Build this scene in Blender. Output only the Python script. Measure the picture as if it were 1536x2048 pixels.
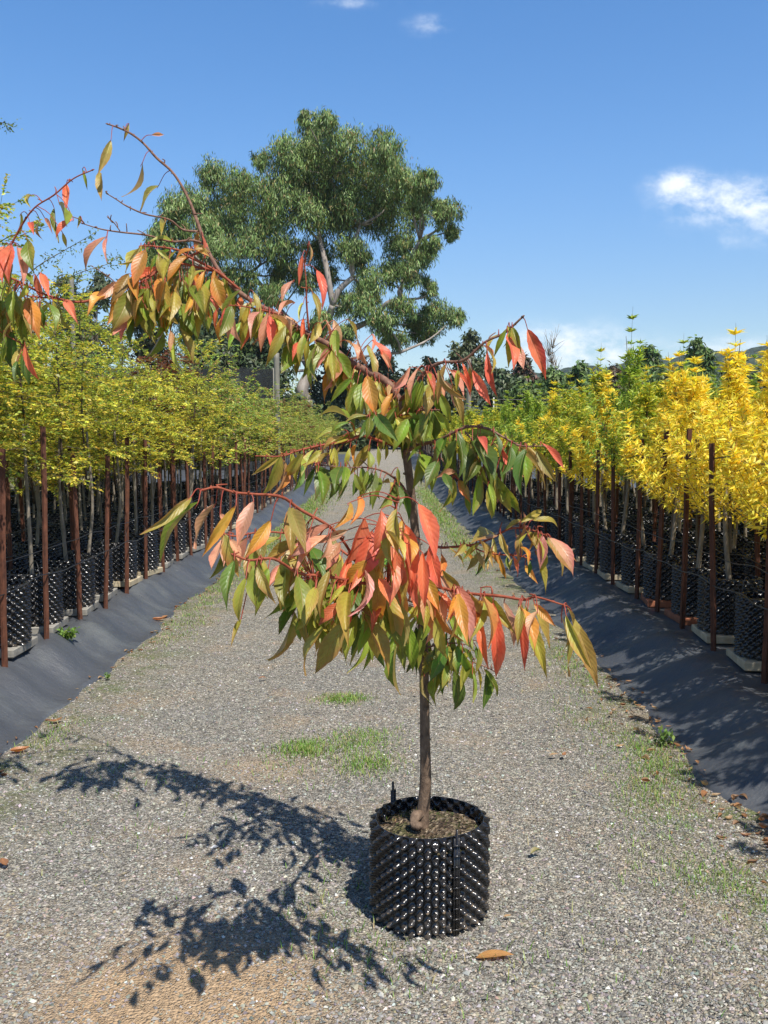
import bpy, math, random
import numpy as np
from mathutils import Vector, Matrix

S = bpy.context.scene
for o in list(bpy.data.objects):
    bpy.data.objects.remove(o)
COL = S.collection
rng = np.random.default_rng(11)
random.seed(5)

# ------------------------------------------------------------------ camera
F_PX, PITCH, CAM_H = 1850.0, math.atan(144 / 1850.0), 1.65
cd = bpy.data.cameras.new('camera')
cam = bpy.data.objects.new('camera', cd)
COL.objects.link(cam)
cd.sensor_fit = 'VERTICAL'
cd.sensor_height = 24.0
cd.lens = F_PX / 2048 * 24.0
cd.clip_start, cd.clip_end = 0.05, 6000
cam.location = (0, 0, CAM_H)
cam.rotation_euler = (math.pi / 2 - PITCH, 0, 0)
S.camera = cam

# ------------------------------------------------------------------ sun, sky, exposure
SUN_EL = math.radians(59)
SUN_AZ = math.atan2(0.505, -0.863)            # clockwise from +Y: behind the camera, to its right
sv = Vector((math.sin(SUN_AZ) * math.cos(SUN_EL), math.cos(SUN_AZ) * math.cos(SUN_EL), math.sin(SUN_EL)))
sl = bpy.data.lights.new('sun', 'SUN')
sl.energy = 5.0
sl.angle = math.radians(0.55)
sl.color = (1.0, 0.95, 0.87)
so = bpy.data.objects.new('sun', sl)
so.rotation_euler = (-sv).to_track_quat('-Z', 'Y').to_euler()
so.location = (5, -8, 20)
COL.objects.link(so)
S.view_settings.view_transform = 'Standard'
S.view_settings.look = 'None'
S.view_settings.gamma = 1
S.view_settings.exposure = 0.38


def ray(px, py):
    a, b = (px - 768) / F_PX, (1024 - py) / F_PX
    return np.array([a, b * math.sin(PITCH) + math.cos(PITCH), b * math.cos(PITCH) - math.sin(PITCH)])


def at(px, py, Y):
    d = ray(px, py)
    t = Y / d[1]
    return np.array([d[0] * t, Y, CAM_H + d[2] * t])


def build_world():
    w = bpy.data.worlds.new('World')
    S.world = w
    w.use_nodes = True
    nt = w.node_tree
    N, L = nt.nodes, nt.links
    N.clear()
    out = N.new('ShaderNodeOutputWorld')
    bg = N.new('ShaderNodeBackground')
    bg.inputs['Strength'].default_value = 0.12
    sky = N.new('ShaderNodeTexSky')
    sky.sky_type = 'NISHITA'
    sky.sun_disc = False
    sky.sun_elevation = SUN_EL
    sky.sun_rotation = SUN_AZ
    sky.air_density, sky.dust_density, sky.ozone_density = 1.0, 0.35, 1.6
    tc = N.new('ShaderNodeTexCoord')
    sx = N.new('ShaderNodeSeparateXYZ')
    L.new(tc.outputs['Generated'], sx.inputs[0])

    def math_(op, a, b=None, c=None):
        m = N.new('ShaderNodeMath')
        m.operation = op
        for i, v in enumerate((a, b, c)):
            if v is None:
                continue
            if hasattr(v, 'is_linked'):
                L.new(v, m.inputs[i])
            else:
                m.inputs[i].default_value = v
        return m.outputs[0]
    ysafe = math_('MAXIMUM', sx.outputs[1], 0.05)
    u = math_('DIVIDE', sx.outputs[0], ysafe)
    v = math_('DIVIDE', sx.outputs[2], ysafe)
    total = None
    for (px, py, rx, ry, amp) in ((1375, 400, 85, 55, 1.0), (1490, 395, 80, 45, 1.1), (1590, 440, 110, 55, 1.1), (1352, 362, 45, 24, .9),
                                  (860, 50, 50, 26, .75), (700, 6, 80, 14, .7), (1455, 490, 24, 15, .5),
                                  (1130, 685, 140, 46, 1.35), (1235, 715, 130, 36, .85), (1470, 695, 110, 28, .9),
                                  (200, 550, 60, 16, .35)):
        d = ray(px, py)
        g = math_('ADD', math_('POWER', math_('DIVIDE', math_('SUBTRACT', u, d[0] / d[1]), rx / F_PX), 2.0),
                  math_('POWER', math_('DIVIDE', math_('SUBTRACT', v, d[2] / d[1]), ry / F_PX), 2.0))
        g = math_('MULTIPLY', math_('EXPONENT', math_('MULTIPLY', g, -1.0)), amp)
        total = g if total is None else math_('ADD', total, g)
    cb = N.new('ShaderNodeCombineXYZ')
    L.new(u, cb.inputs[0])
    L.new(math_('MULTIPLY', v, 1.5), cb.inputs[1])
    nz = N.new('ShaderNodeTexNoise')
    nz.inputs['Scale'].default_value = 24
    nz.inputs['Detail'].default_value = 7
    nz.inputs['Roughness'].default_value = 0.63
    L.new(cb.outputs[0], nz.inputs['Vector'])
    m = math_('MULTIPLY', total, math_('ADD', math_('MULTIPLY', math_('SUBTRACT', nz.outputs['Fac'], 0.5), 3.6), 0.75))
    mr = N.new('ShaderNodeMapRange')
    mr.interpolation_type = 'SMOOTHSTEP'
    mr.inputs['From Min'].default_value = 0.1
    mr.inputs['From Max'].default_value = 1.9
    L.new(m, mr.inputs['Value'])
    mx = N.new('ShaderNodeMixRGB')
    L.new(math_('MULTIPLY', mr.outputs[0], 0.92), mx.inputs[0])
    hs = N.new('ShaderNodeHueSaturation')
    hs.inputs['Hue'].default_value = 0.508
    hs.inputs['Saturation'].default_value = 1.36
    hs.inputs['Value'].default_value = 1.5
    L.new(sky.outputs[0], hs.inputs['Color'])
    gm = N.new('ShaderNodeGamma')
    gm.inputs[1].default_value = 0.88
    L.new(hs.outputs[0], gm.inputs[0])
    zen = N.new('ShaderNodeMapRange')
    zen.interpolation_type = 'SMOOTHSTEP'
    for q, val in enumerate((0.40, 0.95, 1.0, 0.42)):
        zen.inputs[q + 1].default_value = val
    L.new(sx.outputs[2], zen.inputs[0])
    vm = N.new('ShaderNodeVectorMath')
    vm.operation = 'SCALE'
    L.new(gm.outputs[0], vm.inputs[0])
    hor = N.new('ShaderNodeMapRange')
    hor.interpolation_type = 'SMOOTHSTEP'
    for q, val in enumerate((-0.02, 0.30, 0.74, 1.0)):
        hor.inputs[q + 1].default_value = val
    L.new(sx.outputs[2], hor.inputs[0])
    L.new(math_('MULTIPLY', zen.outputs[0], hor.outputs[0]), vm.inputs['Scale'])
    L.new(vm.outputs[0], mx.inputs[1])
    mx.inputs[2].default_value = (7.2, 7.6, 8.1, 1)
    L.new(mx.outputs[0], bg.inputs[0])
    L.new(bg.outputs[0], out.inputs[0])


build_world()

# ------------------------------------------------------------------ materials


class NT:
    def __init__(s, name):
        s.m = bpy.data.materials.new(name)
        s.m.use_nodes = True
        s.N, s.L = s.m.node_tree.nodes, s.m.node_tree.links
        s.N.clear()
        s.out = s.N.new('ShaderNodeOutputMaterial')
        s.b = s.N.new('ShaderNodeBsdfPrincipled')
        s.L.new(s.b.outputs[0], s.out.inputs[0])

    def set(s, inp, v):
        if hasattr(v, 'is_linked'):
            s.L.new(v, inp)
        else:
            inp.default_value = v

    def node(s, t, **k):
        n = s.N.new(t)
        for a, v in k.items():
            setattr(n, a, v)
        return n

    def math(s, op, a, b=0.0, c=None):
        n = s.node('ShaderNodeMath', operation=op)
        s.set(n.inputs[0], a)
        s.set(n.inputs[1], b)
        if c is not None:
            s.set(n.inputs[2], c)
        return n.outputs[0]

    def mix(s, f, a, b, mode='MIX'):
        n = s.node('ShaderNodeMixRGB', blend_type=mode)
        s.set(n.inputs[0], f)
        for i, v in ((1, a), (2, b)):
            if isinstance(v, tuple) and len(v) == 3:
                v = v + (1,)
            s.set(n.inputs[i], v)
        return n.outputs[0]

    def coord(s, kind='Object', scale=None):
        t = s.node('ShaderNodeTexCoord').outputs[kind]
        if scale is None:
            return t
        mp = s.node('ShaderNodeMapping')
        s.L.new(t, mp.inputs[0])
        mp.inputs['Scale'].default_value = scale
        return mp.outputs[0]

    def noise(s, vec, scale, detail=4, rough=0.55):
        n = s.node('ShaderNodeTexNoise')
        s.L.new(vec, n.inputs['Vector'])
        n.inputs['Scale'].default_value = scale
        n.inputs['Detail'].default_value = detail
        n.inputs['Roughness'].default_value = rough
        return n.outputs['Fac']

    def ramp(s, f, stops, interp='LINEAR'):
        n = s.node('ShaderNodeValToRGB')
        n.color_ramp.interpolation = interp
        e = n.color_ramp.elements
        while len(e) < len(stops):
            e.new(0.5)
        for i, (p, c) in enumerate(stops):
            e[i].position = p
            e[i].color = tuple(c) + (1,) if len(c) == 3 else c
        s.set(n.inputs[0], f)
        return n.outputs[0]

    def rangef(s, v, a, b, c=0.0, d=1.0):
        n = s.node('ShaderNodeMapRange', interpolation_type='SMOOTHSTEP')
        s.set(n.inputs[0], v)
        for i, q in enumerate((a, b, c, d)):
            n.inputs[i + 1].default_value = q
        return n.outputs[0]

    def bump(s, h, strength=0.3, dist=0.01):
        n = s.node('ShaderNodeBump')
        n.inputs['Strength'].default_value = strength
        n.inputs['Distance'].default_value = dist
        s.set(n.inputs['Height'], h)
        s.L.new(n.outputs[0], s.b.inputs['Normal'])
        return n.outputs[0]

    def fin(s, color=None, rough=0.6, spec=0.4, metal=0.0):
        if color is not None:
            if isinstance(color, tuple) and len(color) == 3:
                color = color + (1,)
            s.set(s.b.inputs['Base Color'], color)
        s.set(s.b.inputs['Roughness'], rough)
        s.set(s.b.inputs['Specular IOR Level'], spec)
        s.b.inputs['Metallic'].default_value = metal
        return s.m


def attr(n, name='Col'):
    a = n.node('ShaderNodeAttribute', attribute_name=name)
    return a.outputs['Color']


def leaf_material(name, trans=0.32, rough=0.48, spec=0.35, under=None, under_f=0.5, veins=False):
    n = NT(name)
    col = attr(n)
    nrm = None
    if veins:
        uv = n.node('ShaderNodeTexCoord').outputs['UV']
        sx = n.node('ShaderNodeSeparateXYZ')
        n.L.new(uv, sx.inputs[0])
        au = n.math('ABSOLUTE', n.math('SUBTRACT', sx.outputs[0], 0.5))
        ph = n.math('SUBTRACT', n.math('MULTIPLY', sx.outputs[1], 60.0), n.math('MULTIPLY', au, 26.0))
        sn = n.math('MULTIPLY_ADD', n.math('SINE', ph), 0.5, 0.5)
        rib = n.rangef(au, 0.0, 0.05, 1.0, 0.0)
        nz = n.noise(n.coord('Object'), 70, 4)
        blot = n.rangef(n.noise(n.coord('Object'), 28, 5), 0.5, 0.72)
        spot = n.rangef(n.noise(n.coord('Object'), 150, 3, 0.7), 0.66, 0.74)
        col = n.mix(n.math('MULTIPLY', sn, 0.10), col, n.mix(1.0, col, (0.62, 0.55, 0.5), 'MULTIPLY'))
        col = n.mix(n.math('MULTIPLY', rib, 0.3), col, (0.55, 0.30, 0.13))
        col = n.mix(n.math('MULTIPLY', blot, 0.5), col, n.mix(1.0, col, (0.55, 0.42, 0.4), 'MULTIPLY'))
        nrm = n.bump(n.math('ADD', n.math('MULTIPLY', sn, 0.3), n.math('ADD', n.math('MULTIPLY', nz, 0.4), n.math('MULTIPLY', rib, -1.0))), 0.55, 0.0018)
    if veins:
        col = n.mix(n.math('MULTIPLY', spot, 0.6), col, (0.16, 0.08, 0.04))
    if under is not None:
        g = n.node('ShaderNodeNewGeometry')
        col = n.mix(n.math('MULTIPLY', g.outputs['Backfacing'], under_f), col, under)
    n.fin(col, rough, spec)
    tr = n.node('ShaderNodeBsdfTranslucent')
    tcol = n.mix(1.0, col, (1.25, 1.2, 0.8), 'MULTIPLY')
    n.L.new(tcol, tr.inputs[0])
    if nrm is not None:
        n.L.new(nrm, tr.inputs['Normal'])
    ms = n.node('ShaderNodeMixShader')
    ms.inputs[0].default_value = trans
    n.L.new(n.b.outputs[0], ms.inputs[1])
    n.L.new(tr.outputs[0], ms.inputs[2])
    n.L.new(ms.outputs[0], n.out.inputs[0])
    return n.m


def m_bark(name, c1, c2, scale=(1, 1, 1), freq=30, bump=0.5):
    n = NT(name)
    v = n.coord('Object', scale)
    f = n.noise(v, freq, 6, 0.65)
    g = n.noise(v, freq * 3.1, 4, 0.6)
    c = n.ramp(f, [(0.3, c1), (0.52, tuple((a + b) / 2 for a, b in zip(c1, c2))), (0.7, c2)])
    c = n.mix(n.math('MULTIPLY', g, 0.5), c, n.mix(1.0, c, (0.45, 0.42, 0.4), 'MULTIPLY'))
    n.bump(n.math('ADD', f, n.math('MULTIPLY', g, 0.5)), bump, 0.006)
    return n.fin(c, 0.75, 0.3)


def m_vcol(name, rough=0.7, spec=0.3, nscale=None, amt=0.3):
    n = NT(name)
    c = attr(n)
    if nscale:
        f = n.noise(n.coord('Object'), nscale, 5)
        c = n.mix(amt, c, n.ramp(f, [(0.3, (0.25, 0.25, 0.25)), (0.7, (1.6, 1.6, 1.6))]), 'MULTIPLY')
        n.bump(f, 0.3, 0.004)
    return n.fin(c, rough, spec)


def m_gravel():
    n = NT('gravel')
    g = n.coord('Object')
    sx = n.node('ShaderNodeSeparateXYZ')
    n.L.new(g, sx.inputs[0])

    def vor(scale):
        v = n.node('ShaderNodeTexVoronoi', feature='F1')
        v.inputs['Scale'].default_value = scale
        v.inputs['Randomness'].default_value = 1.0
        n.L.new(g, v.inputs['Vector'])
        return v
    v1, v2 = vor(88), vor(160)
    ramp = [(0.0, (0.07, 0.066, 0.06)), (0.3, (0.145, 0.136, 0.123)), (0.55, (0.225, 0.212, 0.192)), (0.78, (0.30, 0.28, 0.25)), (0.95, (0.46, 0.44, 0.40))]
    s1 = n.node('ShaderNodeSeparateColor')
    n.L.new(v1.outputs['Color'], s1.inputs[0])
    s2 = n.node('ShaderNodeSeparateColor')
    n.L.new(v2.outputs['Color'], s2.inputs[0])
    c1 = n.ramp(s1.outputs[0], ramp)
    c2 = n.ramp(s2.outputs[1], ramp)
    pick = n.rangef(n.noise(g, 30, 3), 0.42, 0.58)
    c = n.mix(pick, c1, c2)
    tint = n.ramp(n.noise(g, 1.3, 4), [(0.3, (1.14, 1.14, 1.08)), (0.7, (1.32, 1.26, 1.12))])
    c = n.mix(1.0, c, tint, 'MULTIPLY')
    # dust and earth showing through
    earth = n.math('MULTIPLY', n.rangef(n.noise(g, 2.3, 6, 0.62), 0.50, 0.72), 0.45)
    for (ex, ey, rx, ry, a) in ((-0.60, 2.60, .42, .38, 1.6), (-0.62, 4.55, .30, .22, .6), (-0.75, 3.5, .18, .14, .35), (-1.2, 3.0, .3, .1, .3)):
        d = n.math('ADD', n.math('POWER', n.math('DIVIDE', n.math('SUBTRACT', sx.outputs[0], ex), rx), 2.0),
                   n.math('POWER', n.math('DIVIDE', n.math('SUBTRACT', sx.outputs[1], ey), ry), 2.0))
        e = n.math('MULTIPLY', n.math('EXPONENT', n.math('MULTIPLY', d, -1.0)), n.math('MULTIPLY', n.rangef(n.noise(g, 7, 6, 0.7), 0.2, 0.5), a))
        earth = n.math('MAXIMUM', earth, e)
    c = n.mix(earth, c, n.ramp(n.noise(g, 90, 4), [(0.3, (0.37, 0.25, 0.14)), (0.7, (0.54, 0.385, 0.235))]))
    # mossy verges
    side = n.rangef(n.math('ABSOLUTE', n.math('ADD', sx.outputs[0], 0.2)), 1.05, 1.75)
    moss = n.math('MULTIPLY', n.rangef(n.noise(g, 3.2, 7, 0.7), 0.46, 0.62), n.math('MULTIPLY', side, 0.75))
    dry = n.math('MULTIPLY', n.rangef(n.noise(g, 5.1, 5, 0.7), 0.4, 0.6), n.math('MULTIPLY', side, 0.5))
    c = n.mix(dry, c, (0.24, 0.19, 0.11))
    c = n.mix(moss, c, n.ramp(n.noise(g, 50, 4), [(0.3, (0.07, 0.10, 0.03)), (0.7, (0.17, 0.22, 0.07))]))
    h = n.math('ADD', n.math('MULTIPLY', n.mix(pick, v1.outputs['Distance'], v2.outputs['Distance']), -1.0), n.math('MULTIPLY', n.noise(g, 200, 3), 0.35))
    n.bump(h, 0.95, 0.016)
    return n.fin(c, 0.85, 0.3)


def m_mat(name):
    n = NT(name)
    g = n.coord('Object')
    w = n.node('ShaderNodeTexWave', wave_type='BANDS', bands_direction='X')
    w.inputs['Scale'].default_value = 120
    n.L.new(g, w.inputs['Vector'])
    w2 = n.node('ShaderNodeTexWave', wave_type='BANDS', bands_direction='Y')
    w2.inputs['Scale'].default_value = 120
    n.L.new(g, w2.inputs['Vector'])
    dust = n.rangef(n.noise(g, 2.2, 7, 0.68), 0.42, 0.75)
    spots = n.rangef(n.noise(g, 45, 4, 0.7), 0.6, 0.72)
    c = n.ramp(n.noise(g, 1.1, 5), [(0.3, (0.056, 0.060, 0.068)), (0.7, (0.080, 0.085, 0.096))])
    c = n.mix(n.math('MULTIPLY', dust, 0.4), c, (0.13, 0.148, 0.145))
    c = n.mix(n.math('MULTIPLY', spots, 0.25), c, (0.22, 0.2, 0.17))
    cr = n.noise(n.coord('Object', (1, 2.2, 1)), 9, 5, 0.6)
    n.bump(n.math('ADD', n.math('MULTIPLY', n.math('ADD', w.outputs['Fac'], w2.outputs['Fac']), 0.03), cr), 0.55, 0.025)
    return n.fin(c, n.rangef(dust, 0, 1, 0.42, 0.7), 0.5)


def m_plastic():
    n = NT('black_plastic')
    f = n.noise(n.coord('Object'), 14, 5)
    c = n.ramp(f, [(0.35, (0.010, 0.010, 0.012)), (0.75, (0.022, 0.021, 0.021))])
    a = attr(n)
    dust = n.rangef(n.noise(n.coord('Object'), 5, 6, 0.7), 0.5, 0.8)
    px_ = n.node('ShaderNodeSeparateXYZ')
    n.L.new(n.coord('Object'), px_.inputs[0])
    splash = n.math('MULTIPLY', n.rangef(px_.outputs[2], 0.0, 0.11, 1.0, 0.0), n.rangef(n.noise(n.coord('Object'), 22, 5, 0.7), 0.35, 0.65))
    c = n.mix(n.math('MAXIMUM', n.math('MULTIPLY', dust, 0.16), n.math('MULTIPLY', splash, 0.4)), c, (0.19, 0.16, 0.125))
    sp = n.node('ShaderNodeSeparateColor')
    n.L.new(a, sp.inputs[0])
    c = n.mix(sp.outputs[0], c, (0.36, 0.25, 0.15))
    return n.fin(c, n.rangef(dust, 0, 1, 0.2, 0.36), 0.6)


M = {}
M['gravel'] = m_gravel()
M['mat'] = m_mat('woven_mat')
M['plastic'] = m_plastic()
M['hero_leaf'] = leaf_material('cherry_leaf', 0.36, 0.42, 0.5, (0.50, 0.29, 0.15), 0.42, veins=True)
M['leaf'] = leaf_material('small_leaf', 0.42, 0.45, 0.4)
M['euc'] = leaf_material('gum_leaf', 0.18, 0.5, 0.35)
M['grass'] = leaf_material('grass_blade', 0.35, 0.5, 0.3)
M['stone'] = m_vcol('stone', 0.85, 0.3)
M['bark'] = m_bark('cherry_bark', (0.075, 0.048, 0.032), (0.29, 0.20, 0.135), (1, 1, 0.55), 42, 0.9)
M['twig'] = m_bark('cherry_twig', (0.13, 0.055, 0.035), (0.33, 0.19, 0.13), (1, 1, 1), 60, 0.3)
M['redtwig'] = m_bark('red_shoot', (0.24, 0.05, 0.025), (0.42, 0.12, 0.06), (1, 1, 1), 60, 0.2)
M['palebark'] = m_bark('pale_stem', (0.16, 0.13, 0.095), (0.36, 0.31, 0.24), (1, 1, 0.4), 30, 0.6)
M['eucbark'] = m_bark('gum_bark', (0.20, 0.165, 0.14), (0.52, 0.46, 0.40), (1, 1, 0.25), 1.4, 0.6)
M['darkbark'] = m_bark('dark_bark', (0.05, 0.04, 0.03), (0.13, 0.1, 0.075), (1, 1, 0.3), 3, 0.6)
M['rust'] = m_bark('rusty_steel', (0.055, 0.022, 0.014), (0.205, 0.078, 0.042), (1, 1, 0.3), 34, 0.5)
M['pole'] = m_bark('weathered_timber', (0.17, 0.155, 0.125), (0.33, 0.315, 0.26), (1, 1, 0.08), 40, 0.6)
M['concrete'] = m_bark('concrete', (0.24, 0.225, 0.195), (0.42, 0.40, 0.35), (1, 1, 1), 16, 0.5)
M['cream'] = m_bark('cream_block', (0.42, 0.34, 0.22), (0.60, 0.52, 0.36), (1, 1, 1), 14, 0.4)
M['terracotta'] = m_bark('terracotta', (0.28, 0.095, 0.05), (0.42, 0.17, 0.09), (1, 1, 1), 16, 0.4)


def m_soil():
    n = NT('potting_mix')
    g = n.coord('Object')
    v = n.node('ShaderNodeTexVoronoi')
    v.inputs['Scale'].default_value = 95
    n.L.new(g, v.inputs['Vector'])
    s = n.node('ShaderNodeSeparateColor')
    n.L.new(v.outputs['Color'], s.inputs[0])
    c = n.ramp(s.outputs[0], [(0.0, (0.035, 0.025, 0.018)), (0.45, (0.10, 0.07, 0.045)), (0.8, (0.20, 0.15, 0.10)), (1.0, (0.34, 0.28, 0.2))])
    c = n.mix(n.math('MULTIPLY', n.rangef(n.noise(g, 14, 5, 0.7), 0.48, 0.62), 0.6), c, (0.10, 0.11, 0.035))
    n.bump(n.math('ADD', v.outputs['Distance'], n.noise(g, 40, 5)), 0.9, 0.02)
    return n.fin(c, 0.9, 0.2)


def m_ground():
    n = NT('far_ground')
    g = n.coord('Object')
    c = n.ramp(n.noise(g, 0.35, 7, 0.65), [(0.3, (0.13, 0.11, 0.07)), (0.5, (0.16, 0.15, 0.08)), (0.68, (0.09, 0.12, 0.04))])
    c = n.mix(0.5, c, n.ramp(n.noise(g, 14, 5), [(0.3, (0.5, 0.5, 0.5)), (0.7, (1.4, 1.4, 1.4))]), 'MULTIPLY')
    n.bump(n.noise(g, 20, 5), 0.6, 0.05)
    return n.fin(c, 0.9, 0.2)


def m_hill():
    n = NT('forest_hill')
    g = n.coord('Object')
    v = n.node('ShaderNodeTexVoronoi')
    v.inputs['Scale'].default_value = 0.11
    n.L.new(g, v.inputs['Vector'])
    c = n.ramp(n.noise(g, 0.05, 6, 0.7), [(0.3, (0.022, 0.038, 0.020)), (0.7, (0.055, 0.075, 0.04))])
    n.bump(n.math('MULTIPLY', v.outputs['Distance'], -1.0), 1.0, 8.0)
    return n.fin(c, 0.9, 0.1)


def m_net():
    n = NT('shade_cloth')
    g = n.coord('Object')
    f = n.noise(n.coord('Object', (1, 1, 0.15)), 3, 4)
    n.fin(n.ramp(f, [(0.3, (0.02, 0.022, 0.022)), (0.7, (0.035, 0.038, 0.038))]), 0.7, 0.3)
    tp = n.node('ShaderNodeBsdfTransparent')
    ms = n.node('ShaderNodeMixShader')
    ms.inputs[0].default_value = 0.32
    n.L.new(n.b.outputs[0], ms.inputs[1])
    n.L.new(tp.outputs[0], ms.inputs[2])
    n.L.new(ms.outputs[0], n.out.inputs[0])
    return n.m


M['soil'] = m_soil()
M['ground'] = m_ground()
M['hill'] = m_hill()
M['net'] = m_net()
n_ = NT('poly_pipe')
M['pipe'] = n_.fin((0.02, 0.02, 0.022), 0.4, 0.5)
n_ = NT('pale_paint')
M['white'] = n_.fin(n_.ramp(n_.noise(n_.coord('Object'), 2, 5), [(0.3, (0.45, 0.43, 0.38)), (0.7, (0.62, 0.6, 0.54))]), 0.7, 0.3)

# ------------------------------------------------------------------ mesh helpers


class MB:
    def __init__(s):
        s.v, s.q, s.t, s.c, s.uv, s.n = [], [], [], [], [], 0

    def add(s, v, quads=None, tris=None, col=(1, 1, 1), uv=None):
        v = np.asarray(v, float).reshape(-1, 3)
        c = np.asarray(col, float)
        if c.ndim == 1:
            c = np.tile(c, (len(v), 1))
        s.v.append(v)
        s.c.append(c)
        s.uv.append(np.zeros((len(v), 2)) if uv is None else np.asarray(uv, float))
        if quads is not None and len(quads):
            s.q.append(np.asarray(quads, int).reshape(-1, 4) + s.n)
        if tris is not None and len(tris):
            s.t.append(np.asarray(tris, int).reshape(-1, 3) + s.n)
        s.n += len(v)

    def mesh(s, name, mat, smooth=True, uv=False, off=(0, 0, 0)):
        v = np.concatenate(s.v) - np.asarray(off, float)
        c = np.concatenate(s.c)
        q = np.concatenate(s.q) if s.q else np.zeros((0, 4), int)
        t = np.concatenate(s.t) if s.t else np.zeros((0, 3), int)
        me = bpy.data.meshes.new(name)
        me.vertices.add(len(v))
        me.vertices.foreach_set('co', v.astype(np.float32).ravel())
        li = np.concatenate([q.ravel(), t.ravel()]).astype(np.int32)
        me.loops.add(len(li))
        me.loops.foreach_set('vertex_index', li)
        tot = np.concatenate([np.full(len(q), 4), np.full(len(t), 3)]).astype(np.int32)
        st = np.concatenate([[0], np.cumsum(tot)[:-1]]).astype(np.int32)
        me.polygons.add(len(tot))
        me.polygons.foreach_set('loop_start', st)
        me.polygons.foreach_set('loop_total', tot)
        me.polygons.foreach_set('use_smooth', np.full(len(tot), smooth, dtype=bool))
        me.update(calc_edges=True)
        ca = me.color_attributes.new('Col', 'FLOAT_COLOR', 'POINT')
        ca.data.foreach_set('color', np.concatenate([c, np.ones((len(c), 1))], 1).astype(np.float32).ravel())
        if uv:
            ul = me.uv_layers.new(name='UVMap')
            ul.data.foreach_set('uv', np.concatenate(s.uv)[li].astype(np.float32).ravel())
        for m in (mat if isinstance(mat, (list, tuple)) else [mat]):
            me.materials.append(m)
        me.validate()
        return me


def link(name, me, parent=None, loc=None):
    o = bpy.data.objects.new(name, me)
    COL.objects.link(o)
    if parent is not None:
        o.parent = parent
    if loc is not None:
        o.location = loc
    return o


def thing(name, label, cat, loc=(0, 0, 0), group=None, me=None, rz=0.0):
    o = bpy.data.objects.new(name, me)
    COL.objects.link(o)
    o.location = loc
    o.rotation_euler = (0, 0, rz)
    o['label'] = label
    o['category'] = cat
    if group:
        o['group'] = group
    return o


def kind(o, k):
    o['kind'] = k
    return o


def smooth_path(pts, rad, step=4):
    P = np.asarray(pts, float)
    R = np.asarray(rad, float)
    if len(P) < 3:
        return P, R
    E = np.vstack([2 * P[0] - P[1], P, 2 * P[-1] - P[-2]])
    out, ro = [], []
    for i in range(len(P) - 1):
        a, b, c, d = E[i], E[i + 1], E[i + 2], E[i + 3]
        for k in range(step):
            t = k / step
            out.append(0.5 * (2 * b + (c - a) * t + (2 * a - 5 * b + 4 * c - d) * t * t + (3 * b - a - 3 * c + d) * t ** 3))
            ro.append(R[i] * (1 - t) + R[i + 1] * t)
    out.append(P[-1])
    ro.append(R[-1])
    return np.array(out), np.array(ro)


def tube(mb, pts, rad, seg=6, step=4, col=(1, 1, 1), cap=True):
    if np.isscalar(rad):
        rad = [rad] * len(pts)
    P, R = smooth_path(pts, rad, step) if step > 1 else (np.asarray(pts, float), np.asarray(rad, float))
    T = np.gradient(P, axis=0)
    T /= np.maximum(np.linalg.norm(T, axis=1, keepdims=True), 1e-9)
    ref = np.array([0.31, 0.87, 0.11]) if abs(T[0][1]) < 0.8 else np.array([1.0, 0, 0.2])
    u = np.cross(T[0], ref)
    u /= np.linalg.norm(u)
    ang = np.linspace(0, 2 * math.pi, seg, endpoint=False)
    rings = []
    for i in range(len(P)):
        u = u - T[i] * u.dot(T[i])
        u /= max(np.linalg.norm(u), 1e-9)
        w = np.cross(T[i], u)
        rings.append(P[i] + R[i] * (np.outer(np.cos(ang), u) + np.outer(np.sin(ang), w)))
    n = len(P)
    V = np.concatenate(rings)
    i, j = np.meshgrid(np.arange(n - 1), np.arange(seg), indexing='ij')
    i, j = i.ravel(), j.ravel()
    k = (j + 1) % seg
    Q = np.stack([i * seg + j, i * seg + k, (i + 1) * seg + k, (i + 1) * seg + j], 1)
    T3 = []
    if cap:
        V = np.vstack([V, P[:1], P[-1:]])
        for a in range(seg):
            T3.append((n * seg, (a + 1) % seg, a))
            T3.append((n * seg + 1, (n - 1) * seg + a, (n - 1) * seg + (a + 1) % seg))
    mb.add(V, Q, T3, col)


def box(mb, c, s, col=(1, 1, 1), bev=0.0, jit=0.0):
    hx, hy, hz = s[0] / 2, s[1] / 2, s[2] / 2
    b = min(bev, hx * .9, hy * .9, hz * .9)
    V, Q = [], []
    for z, e in ((-hz, b), (-hz + b, 0), (hz - b, 0), (hz, b)):
        for x, y in ((-hx + e, -hy + e), (hx - e, -hy + e), (hx - e, hy - e), (-hx + e, hy - e)):
            V.append((c[0] + x, c[1] + y, c[2] + z))
    V = np.array(V)
    if jit:
        V = V + rng.normal(0, jit, V.shape)
    for l in range(3):
        for a in range(4):
            k = (a + 1) % 4
            Q.append((l * 4 + a, l * 4 + k, l * 4 + 4 + k, l * 4 + 4 + a))
    Q += [(3, 2, 1, 0), (12, 13, 14, 15)]
    mb.add(V, Q, None, col)


def unit(a):
    return a / np.maximum(np.linalg.norm(a, axis=-1, keepdims=True), 1e-9)


def leaf_cards(mb, pos, d, nh, ln, wd, col, fold=0.25, wide=0.45):
    """many small folded leaves: one kinked diamond each"""
    d = unit(d)
    s = unit(np.cross(d, nh))
    n = np.cross(s, d)
    ln, wd = np.asarray(ln)[:, None], np.asarray(wd)[:, None]
    a = pos
    b = pos + d * ln * wide + s * wd * 0.5 + n * wd * fold
    c = pos + d * ln - n * ln * 0.08
    e = pos + d * ln * wide - s * wd * 0.5 + n * wd * fold
    V = np.stack([a, b, c, e], 1).reshape(-1, 3)
    N = len(pos)
    Q = np.arange(4 * N).reshape(-1, 4)
    mb.add(V, Q, None, np.repeat(col, 4, axis=0))


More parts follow.
